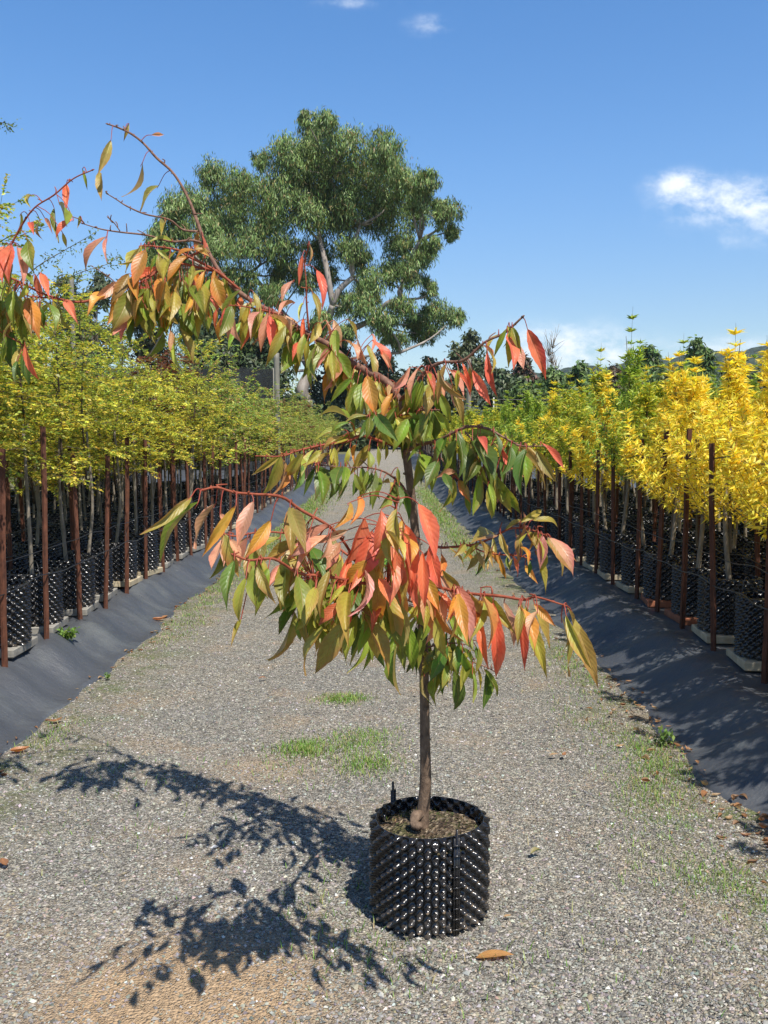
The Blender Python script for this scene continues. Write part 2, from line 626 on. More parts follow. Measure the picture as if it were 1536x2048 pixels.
def palette(cols, n, r, w=None, jit=0.16):
    cols = np.array(cols, float)
    i = r.choice(len(cols), n, p=w)
    return np.clip(cols[i] * (1 + r.normal(0, jit, (n, 1))) * (1 + r.normal(0, jit * .35, (n, 3))), 0.004, 0.95)


ONES = 'zeroth first second third fourth fifth sixth seventh eighth ninth tenth eleventh twelfth thirteenth fourteenth fifteenth sixteenth seventeenth eighteenth nineteenth'.split()
TENS = {20: 'twent', 30: 'thirt', 40: 'fort', 50: 'fift', 60: 'sixt', 70: 'sevent'}


def ordinal(k):
    if k < 20:
        return ONES[k]
    t, u = k // 10 * 10, k % 10
    return TENS[t] + ('ieth' if u == 0 else 'y-' + ONES[u])


def gz(y):
    """the yard rises gently towards its far end"""
    y = np.maximum(np.asarray(y, float) - 12, 0)
    return 0.00017 * np.minimum(y, 66) ** 2 + np.maximum(y - 66, 0) * 0.010


def wav(x, y, k=0.0):
    return (np.sin(1.7 * x + 2.3 * y + k) + np.sin(3.9 * y - 1.1 * x + 1.3 + k) * .6 + np.sin(7.3 * y + 2.1 * x + 2.2 * k) * .35) / 1.95


def edge_l(y):
    return -1.96 - 0.004 * np.minimum(y, 40) + 0.05 * wav(0, y * 0.8, .4) + 0.02 * np.sin(9 * y)


def edge_r(y):
    return 1.62 - 0.006 * np.minimum(np.asarray(y, float), 25) + 0.045 * wav(0, y * 0.8, 2.4) + 0.02 * np.sin(8 * y + 1)


# ------------------------------------------------------------------ setting: ground, track, mats, hills
def grid_sheet(X, Y, Z, mat, name):
    n, m = X.shape
    mb = MB()
    i, j = np.meshgrid(np.arange(n - 1), np.arange(m - 1), indexing='ij')
    i, j = i.ravel(), j.ravel()
    mb.add(np.stack([X, Y, Z], -1).reshape(-1, 3), np.stack([i * m + j, i * m + j + 1, (i + 1) * m + j + 1, (i + 1) * m + j], 1))
    return kind(link(name, mb.mesh(name, mat)), 'structure')


ys = np.concatenate([np.linspace(-30, 10, 20), np.linspace(12, 90, 60), np.geomspace(95, 960, 24)])
xs = np.concatenate([-np.geomspace(1150, 9, 14), np.linspace(-8, 8, 9), np.geomspace(9, 1150, 14)])
Yg, Xg = np.meshgrid(ys, xs, indexing='ij')
grid_sheet(Xg, Yg, gz(Yg) - 0.03, M['ground'], 'ground')

ys = np.concatenate([np.arange(-3, 9, 0.12), np.arange(9, 30, 0.4), np.arange(30, 97, 1.5)])
xs = np.linspace(-2.6, 2.35, 60)
Yg, Xg = np.meshgrid(ys, xs, indexing='ij')
Zg = gz(Yg) + 0.010 * wav(Xg * 1.2, Yg * .6) + 0.006 * wav(Xg * 3, Yg * 2.2, 2) - 0.02 * np.exp(-((np.abs(Xg + .15) - .85) / .3) ** 2)
grid_sheet(Xg, Yg, Zg, M['gravel'], 'gravel_track')


def berm(t, hgt, wid, sh):
    """height of the mat t metres outwards from its edge"""
    t = np.maximum(t, 0)
    k = np.clip(t / wid, 0, 1)
    return hgt * (k * k * (3 - 2 * k)) ** sh


def mat_z(side, t, y):
    if side < 0:
        z = 0.012 + berm(t, 0.205, 0.46, 1.0)
        roll = np.exp(-((t - .28) / .24) ** 2)
        z = z + roll * (0.03 * np.sin(y * 8.2 + 1.2 * np.sin(y * 1.3) - t * 6) * (.5 + .5 * np.sin(y * .9 + 1)) + 0.024 * wav(t, y * 1.2, 1) + .012 * np.sin(y * 21 + 3 * np.sin(y * .7) - 8 * t))
    else:
        z = 0.012 + berm(t, 0.235, 0.52, 0.85)
        roll = np.exp(-((t - .25) / .25) ** 2)
        z = z + roll * (0.038 * np.sin(y * 6.4 + 1.6 * np.sin(y * 1.1) + t * 5) * (.6 + .4 * np.sin(y * .8)) + 0.03 * wav(t, y * .9, 4) + .014 * np.sin(y * 17 + 2 * np.sin(y * .9) + 7 * t))
    z = z + 0.012 * wav(t * 2, y, 3) * np.clip(t * 3, 0, 1)
    return z + gz(y)


def build_mat(side, far):
    ys = np.concatenate([np.arange(1.0, 14, 0.035), np.arange(14, 30, 0.1), np.arange(30, 64, 0.6)])
    ts = np.concatenate([[-0.03], np.linspace(0, 1.1, 46), np.linspace(1.25, far, 14)])
    Y, T = np.meshgrid(ys, ts, indexing='ij')
    E = edge_l(Y) if side < 0 else edge_r(Y)
    X = E + side * T
    Z = np.where(T < 0, gz(Y) - 0.035, mat_z(side, T, Y))
    if side < 0:
        X, Y, Z = X[:, ::-1], Y[:, ::-1], Z[:, ::-1]
    return grid_sheet(X, Y, Z, M['mat'], 'weed_mat')


build_mat(-1, 7.5)
build_mat(1, 7.0)


def ground_z(x, y):
    if x < edge_l(y):
        return float(mat_z(-1, edge_l(y) - x, np.float64(y)))
    if x > edge_r(y):
        return float(mat_z(1, x - edge_r(y), np.float64(y)))
    return float(gz(y))


def build_hills():
    xs = np.linspace(-1100, 1100, 220)
    prof = np.interp(xs, [-1100, -500, -200, 60, 120, 200, 300, 380, 700, 1100], [20, 18, 26, 52, 60, 68, 79, 86, 110, 60])
    prof = prof + 1.6 * np.sin(xs * .11) + 1.0 * np.sin(xs * .29 + 1) + rng.normal(0, 0.5, len(xs))
    ts = np.linspace(0, 1, 16)
    T, X = np.meshgrid(ts, xs, indexing='ij')
    k = T ** .8
    Y = 560 + 330 * T + 25 * np.sin(X * .01)
    Z = prof[None, :] * (k * k * (3 - 2 * k)) + 4 * np.sin(X * .05 + T * 9) * T * (1 - T)
    grid_sheet(X, Y, Z + 4, M['hill'], 'hills')


build_hills()


# loose stones on the track (too many to count)
def build_stones():
    r = np.random.default_rng(3)
    n = 110000
    y = 2.05 + 6.6 * r.random(n) ** 1.7
    half = (y * 0.44 + .25)
    x = r.uniform(-1, 1, n) * half
    ok = (x > edge_l(y) - .02) & (x < edge_r(y) + .02) & (np.hypot(x - .158, y - 3.15) > .2)
    # thinner where fine earth shows
    thin = np.exp(-(((x + .62) / .38) ** 2 + ((y - 2.62) / .34) ** 2))
    ok &= r.random(n) > thin * .93
    x, y = x[ok], y[ok]
    n = len(x)
    sz = 0.0030 + 0.0046 * r.random(n) ** 2.4 + 0.004 * (r.random(n) > .985)
    base = np.array([[1, 0, 0], [-1, 0, 0], [0, 1, 0], [0, -1, 0], [0, 0, 1], [0, 0, -1]], float)
    V = base[None] * (1 + r.normal(0, .22, (n, 6, 1))) + r.normal(0, .22, (n, 6, 3))
    V *= sz[:, None, None] * np.array([1.15, 1.0, .78])
    a = r.uniform(0, 6.28, n)
    ca, sa = np.cos(a)[:, None], np.sin(a)[:, None]
    V = np.stack([V[..., 0] * ca - V[..., 1] * sa, V[..., 0] * sa + V[..., 1] * ca, V[..., 2]], -1)
    z = gz(y) + 0.010 * wav(x * 1.2, y * .6) + 0.006 * wav(x * 3, y * 2.2, 2) - 0.02 * np.exp(-((np.abs(x + .15) - .85) / .3) ** 2)
    V += np.stack([x, y, z + sz * .22], 1)[:, None]
    f = np.array([[0, 2, 4], [2, 1, 4], [1, 3, 4], [3, 0, 4], [2, 0, 5], [1, 2, 5], [3, 1, 5], [0, 3, 5]])
    T = (f[None] + 6 * np.arange(n)[:, None, None]).reshape(-1, 3)
    c = palette([(.135, .130, .118), (.23, .222, .2), (.315, .30, .265), (.30, .25, .18), (.42, .405, .36), (.58, .57, .52)], n, r, [.2, .32, .27, .13, .065, .015])
    mb = MB()
    mb.add(V.reshape(-1, 3), None, T, np.repeat(c, 6, 0))
    kind(link('gravel', mb.mesh('gravel', M['stone'], smooth=False)), 'stuff')


build_stones()


def build_grass():
    r = np.random.default_rng(9)
    P = []
    for (x, y, rx, ry, n) in ((-.25, 5.78, .11, .08, 600), (-.12, 4.95, .13, .14, 900), (-.42, 4.83, .11, .10, 650), (-.08, 4.6, .13, .14, 480),
                              (-.4, 4.6, .3, .25, 150), (1.25, 4.1, .14, .3, 650), (1.4, 4.7, .11, .3, 650), (1.3, 3.35, .12, .16, 420), (1.2, 5.3, .14, .6, 220),
                              (1.38, 6.6, .1, .7, 420), (1.1, 3.55, .14, .25, 220), (-1.82, 9.5, .15, 1.2, 520), (-1.8, 12.5, .18, 1.8, 900),
                              (-1.75, 17, .22, 3.2, 1700), (-1.8, 23, .3, 4.5, 2200), (1.22, 14, .16, 2.0, 1100), (1.2, 19, .2, 3.2, 1500), (1.25, 26, .25, 4, 1500),
                              (-1.85, 5.05, .1, .2, 200), (-1.75, 7.8, .12, .5, 240), (-.22, 3.15, .13, .28, 110), (.0, 2.78, .25, .12, 80), (-.05, 2.95, .12, .1, 60),
                              (-1.3, 4.3, .4, .4, 130), (1.5, 3.2, .2, .3, 160), (-.9, 3.9, .6, .5, 60), (.35, 2.75, .3, .12, 50), (-.1, 34, 1.4, 8, 700), (.9, 3.0, .4, .4, 70)):
        n = int(n * 1.5)
        P.append(np.stack([x + rx * r.normal(0, .75, n), y + ry * r.normal(0, .75, n)], 1))
    P = np.concatenate(P)
    ok = (P[:, 0] > edge_l(P[:, 1])) & (P[:, 0] < edge_r(P[:, 1])) & (np.hypot(P[:, 0] - .158, P[:, 1] - 3.15) > .215)
    P = P[ok]
    n = len(P)
    h = (0.010 + 0.022 * r.random(n)) * (1 + np.clip(P[:, 1] - 8, 0, 14) * .07)
    a = r.uniform(0, 6.28, n)
    lean = np.stack([np.cos(a), np.sin(a), np.full(n, .0)], 1) * h[:, None] * r.uniform(.3, 1.2, (n, 1))
    b = np.stack([P[:, 0], P[:, 1], gz(P[:, 1]) + .001], 1)
    w = np.stack([-np.sin(a), np.cos(a), np.zeros(n)], 1) * (.0019 + .0002 * np.clip(P[:, 1] - 4, 0, 22))[:, None]
    mid = b + lean * .4 + np.array([0, 0, 1]) * h[:, None] * .65
    tip = b + lean + np.array([0, 0, 1]) * h[:, None]
    V = np.stack([b - w, b + w, mid + w * .7, mid - w * .7, tip], 1).reshape(-1, 3)
    k = 5 * np.arange(n)[:, None]
    mb = MB()
    mb.add(V, k + np.array([0, 1, 2, 3]), k + np.array([3, 2, 4]), np.repeat(palette([(.15, .29, .05), (.22, .35, .07), (.34, .34, .12), (.42, .34, .18)], n, r, [.4, .33, .17, .1]), 5, 0))
    kind(link('grass', mb.mesh('grass', M['grass'])), 'stuff')


build_grass()


# ------------------------------------------------------------------ pots
def pot_mesh(name, R, H, k, per, th_res, z_res, amp=1.0, flats=(), dots=False, seed=1):
    r = np.random.default_rng(seed)
    nt, nz = k * th_res, z_res
    th = np.linspace(0, 2 * math.pi, nt, endpoint=False)
    z = np.linspace(0, H, nz)
    Z, T = np.meshgrid(z, th, indexing='ij')
    f = np.cos(k * T) * np.cos(2 * math.pi * (Z + .004) / per)
    for (ft, fw) in flats:
        dt = np.abs((T - ft + math.pi) % (2 * math.pi) - math.pi)
        f = f * np.clip((dt - fw) / .03, 0, 1)
    f = f * np.clip((H - Z) / .006, 0, 1)
    out = np.where(f > 0, .022 * np.sin(math.pi / 2 * np.clip(f * 1.08, 0, 1)) ** 1.25, -.008 * np.abs(f)) * amp
    dz = np.where(f > 0, -.003 * np.abs(f) ** 2, 0) * np.clip(Z / .02, 0, 1)
    wob = .004 * np.sin(2 * T + .6) + .003 * np.sin(3 * T + 2)
    mb = MB()
    dot = np.zeros(Z.shape)
    if dots:
        dot = (f > .965) * np.clip(1.15 - Z / H, 0, 1) * (r.random(Z.shape) < .8)
    for s, off in ((1, 0.0), (-1, -.003)):
        rr = R + wob + out + off
        V = np.stack([rr * np.cos(T), rr * np.sin(T), Z + dz], -1).reshape(-1, 3)
        i, j = np.meshgrid(np.arange(nz - 1), np.arange(nt), indexing='ij')
        i, j = i.ravel(), j.ravel()
        jn = (j + 1) % nt
        Q = np.stack([i * nt + j, i * nt + jn, (i + 1) * nt + jn, (i + 1) * nt + j], 1)
        mb.add(V, Q if s > 0 else Q[:, ::-1], None, np.repeat((dot if s > 0 else dot * 0).reshape(-1, 1), 3, 1))
    j = np.arange(nt)
    jn = (j + 1) % nt
    a = (nz - 1) * nt
    mb.q.append(np.stack([a + j, a + jn, nz * nt + a + jn, nz * nt + a + j], 1))
    return mb.mesh(name, M['plastic'])


def soil_mesh(R, z, seed=2, n=30):
    r = np.random.default_rng(seed)
    mb = MB()
    V = [(0, 0, z + .012)]
    rings = 9
    for i in range(1, rings + 1):
        for j in range(n):
            a = 2 * math.pi * j / n
            q = R * i / rings
            V.append((q * math.cos(a), q * math.sin(a), z + .012 * (1 - (i / rings) ** 2) + r.normal(0, .003)))
    T = [(0, 1 + j, 1 + (j + 1) % n) for j in range(n)]
    Q = []
    for i in range(rings - 1):
        for j in range(n):
            Q.append((1 + i * n + j, 1 + (i + 1) * n + j, 1 + (i + 1) * n + (j + 1) % n, 1 + i * n + (j + 1) % n))
    mb.add(V, Q, T)
    return mb.mesh('soil', M['soil'])


# ------------------------------------------------------------------ the cherry in the middle
HX, HY = 0.158, 3.15
HERO = thing('weeping_cherry', 'large weeping cherry with red, orange and green leaves, potted alone on the gravel', 'potted tree', (HX, HY, 0.0))
HO = np.array([HX, HY, 0.0])

front_th = math.atan2(-.183, .085)
back_th = math.atan2(.155, -.125)
pot_h = link('pot', pot_mesh('pot', 0.188, 0.335, 23, 0.047, 8, 96, 1.0, ((front_th, .05), (back_th, .04)), True), HERO)
link('soil', soil_mesh(0.19, 0.285), pot_h)
for th, lo, hi in ((front_th, 0.004, 0.365), (back_th, 0.004, 0.40)):
    mb = MB()
    cx, cy = math.cos(th), math.sin(th)
    rr = .193
    for k, (dw, dd) in enumerate(((-.008, .008), (.008, .008), (0, .012))):
        x, y = cx * (rr + dd * .5) - cy * dw, cy * (rr + dd * .5) + cx * dw
        tube(mb, [(x, y, lo), (x, y, (lo + hi) / 2), (x, y, hi - (.03 if k < 2 else 0))], .0045, 6, 1, (0, 0, 0))
    for k in range(9):
        zz = lo + .02 + k * .036
        tube(mb, [(cx * (rr + .011) + cy * .016, cy * (rr + .011) - cx * .016, zz), (cx * (rr + .014), cy * (rr + .014), zz), (cx * (rr + .011) - cy * .016, cy * (rr + .011) + cx * .016, zz)], .003, 5, 1, (0, 0, 0))
    link('seam_strip', mb.mesh('seam_strip', M['plastic']), pot_h)

# weeds in the pot
r_ = np.random.default_rng(21)
mb = MB()
n = 420
a, q = r_.uniform(0, 6.28, n), .17 * np.sqrt(r_.random(n))
pos = np.stack([q * np.cos(a), q * np.sin(a), np.full(n, .289)], 1)
leaf_cards(mb, pos, np.stack([r_.normal(0, 1, n), r_.normal(0, 1, n), r_.uniform(.1, 1.0, n)], 1), r_.normal(0, 1, (n, 3)), r_.uniform(.008, .022, n), r_.uniform(.003, .006, n), palette([(.06, .10, .02), (.12, .16, .04), (.25, .19, .09), (.4, .28, .16)], n, r_, [.35, .25, .25, .15]))
link('weeds', mb.mesh('weeds', M['grass']), pot_h)

TRUNK = [(842, 1655, 3.15), (846, 1625, 3.15), (851, 1560, 3.15), (850, 1480, 3.14), (849, 1400, 3.14), (847, 1300, 3.15), (842, 1200, 3.16), (833, 1090, 3.17), (826, 1020, 3.17), (818, 950, 3.16), (810, 890, 3.16), (803, 850, 3.16), (798, 798, 3.17)]
mb = MB()
tp = [at(*p) - HO for p in TRUNK]
tube(mb, tp, [.028, .0225, .0205, .0178, .0168, .0165, .016, .015, .0148, .0142, .0145, .015, .013], 14, 5)
# the old graft: a curled stub at the foot
c0 = at(838, 1640, 3.12) - HO
for k in range(3):
    tube(mb, [c0 + np.array([.006, .012, .020]), c0 + np.array([-.014 - .004 * k, -.010 * k, .016 - .010 * k]), c0 + np.array([-.020 + .01 * k, -.022, -.006 - .004 * k]), c0 + np.array([.004, -.022, -.022])], [.012 + .002 * k, .016 - .002 * k, .011 + .003 * k, .006], 9, 4)
tube(mb, [tp[4], tp[4] + np.array([.004, -.022, .004])], [.007, .005], 7, 1)
for k, q in ((3, 1), (6, -1), (7, 1), (9, -1), (10, 1)):
    tube(mb, [tp[k], tp[k] + np.array([.019 * q, -.008, .006])], [.006, .004], 6, 1)
link('trunk', mb.mesh('trunk', M['bark']), HERO)

LC = {  # centre colour, margin colour
    'g': ((.20, .285, .035), (.30, .28, .045)), 'd': ((.10, .175, .025), (.12, .17, .03)),
    'y': ((.38, .38, .055), (.48, .33, .065)), 'b': ((.35, .29, .06), (.50, .25, .08)),
    'o': ((.62, .30, .05), (.80, .25, .06)), 'r': ((.82, .20, .10), (.84, .17, .11)),
    'p': ((.66, .34, .20), (.74, .29, .19))}
hr = np.random.default_rng(77)


def hero_leaf(mb, base, tip, code, wr=0.40, roll=None, bend=None):
    brown = hr.random() < .3
    ax = (tip - base) * hr.uniform(1.0, 1.14)
    L = np.linalg.norm(ax)
    d = ax / L
    nh = np.array([hr.normal(.15, .25), -1.0, .55 + hr.normal(0, .2)])
    nn = unit(nh - d * d.dot(nh))
    s = np.cross(d, nn)
    a = hr.normal(0, .32 if code == 'r' else .55) if roll is None else roll
    nn, s = nn * math.cos(a) + s * math.sin(a), s * math.cos(a) - nn * math.sin(a)
    bend = hr.uniform(.02, .16) if bend is None else bend
    fold = hr.uniform(.3, 1.05)
    W = L * wr * hr.uniform(.62, .94) * .5 * (.9 if code in 'by' else 1)
    c1, c2 = (np.clip(np.array(c) * (1 + hr.normal(0, .15)) * (1 + hr.normal(0, .1, 3)), .01, .92) for c in LC[code])
    NT_, NU = 15, 7
    ph, wv = hr.uniform(0, 6), hr.uniform(.02, .075)
    curl = hr.uniform(-.25, .5)
    V, C, U = [], [], []
    asym = hr.normal(0, .35)
    for i in range(NT_):
        t = i / (NT_ - 1)
        w = W * (max(math.sin(math.pi * min(t, .999) ** .92), 0)) ** .82 * (1 - .55 * max(t - .55, 0) / .45)
        if t > .86:
            w *= 1 - .3 * (t - .86) / .14
        cen = base + d * L * t + nn * (bend * L * math.sin(math.pi * t * .92)) - nn * curl * L * max(t - .6, 0) ** 2 * 1.6
        for j in range(NU):
            u = (j - (NU - 1) / 2) / ((NU - 1) / 2)
            ww = w * (1 + (.035 * (1 if i % 2 else -1) if abs(u) > .9 else 0))
            lift = abs(u) * ww * math.sin(fold) + wv * L * math.sin(t * 8 + ph + (2 if u > 0 else 0)) * abs(u) ** 1.5 * .5
            V.append(cen + s * u * ww * math.cos(fold) + nn * lift)
            m = abs(u) ** 2 * .55 + (t - .35) * .7 + asym * u + hr.normal(0, .08)
            cc = c1 + (c2 - c1) * min(max(m, 0), 1)
            if brown:
                cc = cc + (np.array((.22, .11, .05)) - cc) * min(max((t - .72) * 3 + (abs(u) - .8) * 1.2 + hr.normal(0, .25), 0), .85)
            C.append(cc)
            U.append((u * .5 + .5, t))
    i, j = np.meshgrid(np.arange(NT_ - 1), np.arange(NU - 1), indexing='ij')
    i, j = i.ravel(), j.ravel()
    Q = np.stack([i * NU + j, i * NU + j + 1, (i + 1) * NU + j + 1, (i + 1) * NU + j], 1)
    mb.add(V, Q, None, C, U)


PET = (.46, .10, .06)


def branch(pts, r0, r1, leaves='', fill=0, fcode='gyb', mat='twig', flen=72, lw=1.0, box_=None, jit=.05, bud=True, span=(.12, 1.0)):
    """a limb given as (x, y, depth) control points, with the leaves that hang on it as a child"""
    mbb, mbl = MB(), MB()
    pts = [(p[0], p[1], p[2] if p[2] > 2.95 else 2.95 + (p[2] - 2.95) * 1.2) for p in pts]
    P = [np.array(p, float) for p in pts]
    W = [at(*p) - HO for p in P]
    W = [w + (hr.normal(0, .0055, 3) if 0 < i < len(W) - 1 else 0) for i, w in enumerate(W)]
    rad = np.linspace(r0, r1, len(W)) * hr.uniform(.88, 1.14, len(W))
    tube(mbb, W, rad, 8, 5)
    SP, _ = smooth_path(W, rad, 10)
    PX, _ = smooth_path(P, rad, 10)
    if bud:
        for k in range(3, len(SP) - 1, 7):
            sl_ = hr.choice([.005, .006, .009, .014])
            tube(mbb, [SP[k], SP[k] + hr.normal(0, sl_ * .5, 3) + np.array([0, 0, sl_ * .5]), SP[k] + hr.normal(0, sl_, 3) + np.array([0, 0, sl_])], [min(rad[0] * .5, .004), .0022, .0016], 5, 2)
        tube(mbb, [SP[-1] - (SP[-1] - SP[-2]) * .2, SP[-1] + unit(SP[-1] - SP[-4]) * .008], [r1 * 1.7, r1 * .5], 6, 1)
    bo = link('branch', mbb.mesh('branch', M[mat]), HERO)

    def put(x0, y0, x1, y1, code, wr=.42, dj=None):
        k = int(np.argmin(np.hypot(PX[:, 0] - x0, PX[:, 1] - y0 + 8)))
        Y = PX[k, 2] + (hr.normal(0, jit) if dj is None else dj)
        b = at(x0, y0, Y) - HO
        t = at(x1, y1, Y + hr.normal(-.03, .035)) - HO
        hero_leaf(mbl, b, t, code, wr * lw)
        q = SP[k]
        mid = (q + b) / 2 + np.array([0, 0, .10 * np.linalg.norm(q - b) + .004])
        if np.linalg.norm(q - b) < .16:
            tube(mbl, [q, mid, b, b + (t - b) * .12], [.0017, .0014, .0013, .0010], 5, 3, PET, cap=False)
    for row in leaves.split():
        q = row.split(',')
        put(float(q[0]), float(q[1]), float(q[2]), float(q[3]), q[4], float(q[5]) if len(q) > 5 else .42)
    for _ in range(int(fill * 1.7)):
        k = hr.integers(int(len(PX) * span[0]), int(len(PX) * span[1]))
        L = flen * hr.uniform(.6, 1.3)
        x0, y0 = PX[k, 0] + hr.normal(0, 9), PX[k, 1] + abs(hr.normal(4, 8))
        if box_:
            x0, y0 = hr.uniform(box_[0], box_[2]), hr.uniform(box_[1], box_[3])
        an = hr.normal(0, .33)
        put(x0, y0, x0 + L * math.sin(an), y0 + L * math.cos(an), hr.choice(list(fcode)), hr.uniform(.36, .5), hr.normal(0, .09))
    if mbl.n:
        link('foliage', mbl.mesh('foliage', M['hero_leaf'], uv=True), bo)
    return bo


# leader arching up and over
branch([(798, 802, 3.17), (775, 775, 3.18), (740, 742, 3.2), (700, 718, 3.24), (660, 695, 3.28), (620, 665, 3.33), (560, 628, 3.4), (520, 605, 3.44), (480, 578, 3.48), (440, 540, 3.52), (412, 495, 3.55), (395, 455, 3.57), (375, 400, 3.6), (350, 350, 3.62), (318, 315, 3.64), (290, 287, 3.66), (262, 264, 3.68), (240, 255, 3.7), (215, 248, 3.71)], .0135, .0024,
       '222,280,196,345,b,.4 201,345,203,395,b,.36 258,247,248,280,y,.42 285,325,250,390,b,.42 318,370,284,425,b,.4 303,270,327,270,p,.55 '
       '400,455,398,512,o,.3 405,470,408,520,r,.3 425,575,432,632,r 445,580,455,622,p 480,595,484,628,r 469,615,437,677,o,.5 490,640,460,702,g,.45 495,625,483,692,r,.36 515,625,487,697,y 535,640,507,687,p 540,630,543,702,r,.36 515,610,520,645,p '
       '590,642,548,697,y 588,560,565,612,p 590,605,560,632,p 600,680,565,742,g,.5 598,685,585,722,r 643,695,630,772,g,.45 615,680,612,722,y 640,690,622,748,g '
       '711,725,695,788,y 705,755,665,800,g 715,765,695,832,g,.5 735,760,720,837,g,.5 725,790,708,857,g,.5 745,780,735,842,g 754,775,751,822,o,.3 '
       '735,690,750,762,b 745,680,775,737,r 745,668,742,703,p 760,700,785,742,p 715,680,735,732,p 672,660,675,722,g 690,680,715,727,p 560,640,545,700,o 640,645,615,692,y 652,640,655,692,p 668,640,682,692,p,.45 695,638,712,682,b 790,765,778,800,p', 42, 'gggyyop', 'twig', 66, span=(.02, .45))
branch([(397, 463, 3.57), (370, 455, 3.55), (340, 440, 3.53), (290, 428, 3.5), (250, 410, 3.48), (232, 402, 3.47), (215, 388, 3.46)], .004, .0018, '330,445,322,472,y', 0)
branch([(408, 487, 3.56), (375, 484, 3.54), (345, 481, 3.52), (300, 473, 3.5), (240, 462, 3.47), (200, 455, 3.46), (165, 447, 3.45)], .0045, .0018, '160,432,155,456,b,.5 213,473,176,542,p,.45 214,475,212,517,p,.34 345,482,300,482,y', 0)
branch([(240, 462, 3.47), (228, 446, 3.46), (217, 436, 3.45)], .002, .0014)
branch([(480, 580, 3.48), (440, 552, 3.46), (400, 525, 3.43), (380, 515, 3.41), (350, 500, 3.38), (310, 492, 3.36), (282, 492, 3.34)], .0055, .002,
       '282,490,243,527,y 302,492,262,547,y 340,500,300,542,g 352,502,325,540,y 375,512,338,560,o 390,500,352,520,o 420,505,385,500,b 395,490,415,510,b 360,510,345,560,g 430,540,428,582,o 450,550,452,592,y 395,545,385,592,r 385,540,402,582,o', 8, 'gyybo', 'redtwig', 58)
branch([(440, 543, 3.5), (400, 532, 3.44), (360, 530, 3.4), (325, 537, 3.36), (290, 550, 3.33), (262, 570, 3.31), (240, 575, 3.3)], .006, .002,
       '318,533,232,592,r,.34 235,563,185,602,p 215,585,178,624,o 240,575,215,642,o,.45 262,580,222,662,b,.45 297,575,258,597,r,.5 270,600,250,652,b 262,625,222,674,p 275,595,302,664,g,.45 270,628,245,687,r 272,630,262,692,d '
       '325,655,288,717,g,.5 342,660,343,717,p,.32 350,675,372,742,y,.34 360,655,385,727,b,.3 325,555,318,622,o,.4 335,595,325,642,y 345,580,322,652,o 340,545,330,592,y 372,553,368,597,g,.5 362,550,350,592,b 410,572,390,642,p 432,575,420,634,o 415,600,400,667,y 400,600,380,672,g,.5 375,600,370,692,g,.5 360,605,365,652,g 330,560,300,602,g 310,560,280,602,y 390,620,395,682,g '
       '300,640,312,690,g 285,610,270,660,g 345,620,340,665,b 310,600,320,655,d 375,560,360,620,d', 30, 'ggyyob', 'redtwig', 60, box_=(255, 545, 425, 625))
branch([(238, 572, 3.31), (215, 552, 3.3), (185, 533, 3.29)], .0022, .0015)
branch([(560, 629, 3.4), (520, 622, 3.36), (480, 612, 3.33), (450, 610, 3.3)], .004, .002, '455,612,440,650,r 500,618,510,665,r 520,622,500,672,p', 8, 'ropyg', 'redtwig', 56)
branch([(618, 662, 3.33), (612, 610, 3.31), (608, 560, 3.29), (614, 520, 3.28), (618, 490, 3.27)], .0038, .0018,
       '605,510,598,567,r,.36 618,487,614,532,b,.34 633,540,645,612,r,.42 625,585,640,642,b,.4 607,605,600,642,y 607,635,608,692,r 590,650,575,690,y', 0, mat='redtwig')
# leaves that come in from beyond the frame on the long branch
branch([(412, 497, 3.55), (340, 530, 3.62), (250, 575, 3.66), (170, 600, 3.64), (100, 590, 3.56), (40, 565, 3.5), (-10, 535, 3.46), (20, 492, 3.44), (45, 450, 3.42), (75, 415, 3.4), (105, 385, 3.38), (145, 358, 3.36), (185, 340, 3.35)], .0055, .0022,
       '63,390,60,414,y,.5 42,427,22,474,y,.5 133,367,132,420,r,.34 118,405,128,452,g 108,415,120,487,g,.36 165,338,174,377,y,.32 147,438,112,474,r,.4 90,437,105,467,p 80,440,85,477,b 60,445,68,472,r 125,465,133,494,y 55,480,70,547,g '
       '20,490,18,562,r,.45 8,492,-2,562,r,.45 35,495,47,562,p,.45 45,500,55,547,p 25,500,10,567,r 15,510,20,572,y 50,545,68,572,g 70,548,85,602,r 82,545,97,592,r 10,560,5,622,g 20,570,15,612,y 30,580,25,642,y 40,590,35,652,y', 10, 'gygb', 'redtwig', 60, box_=(-15, 560, 60, 640))
branch([(40, 565, 3.5), (50, 590, 3.48), (80, 598, 3.46), (110, 596, 3.44), (140, 604, 3.43)], .003, .0016,
       '48,590,62,662,p 55,595,76,667,o 80,600,101,657,p,.45 80,610,87,657,d 105,600,115,657,b 118,608,141,662,y 130,600,153,642,r,.45 65,595,55,650,y', 4, 'gyb', 'redtwig', 58)
branch([(-10, 535, 3.46), (-25, 600, 3.44), (-5, 655, 3.42), (30, 685, 3.4), (55, 700, 3.38)], .003, .0016,
       '5,650,15,722,g 25,660,25,732,d 40,700,30,752,b 45,710,58,767,d 50,690,74,757,r,.4 10,670,-5,740,g', 5, 'gdb', 'redtwig', 62)
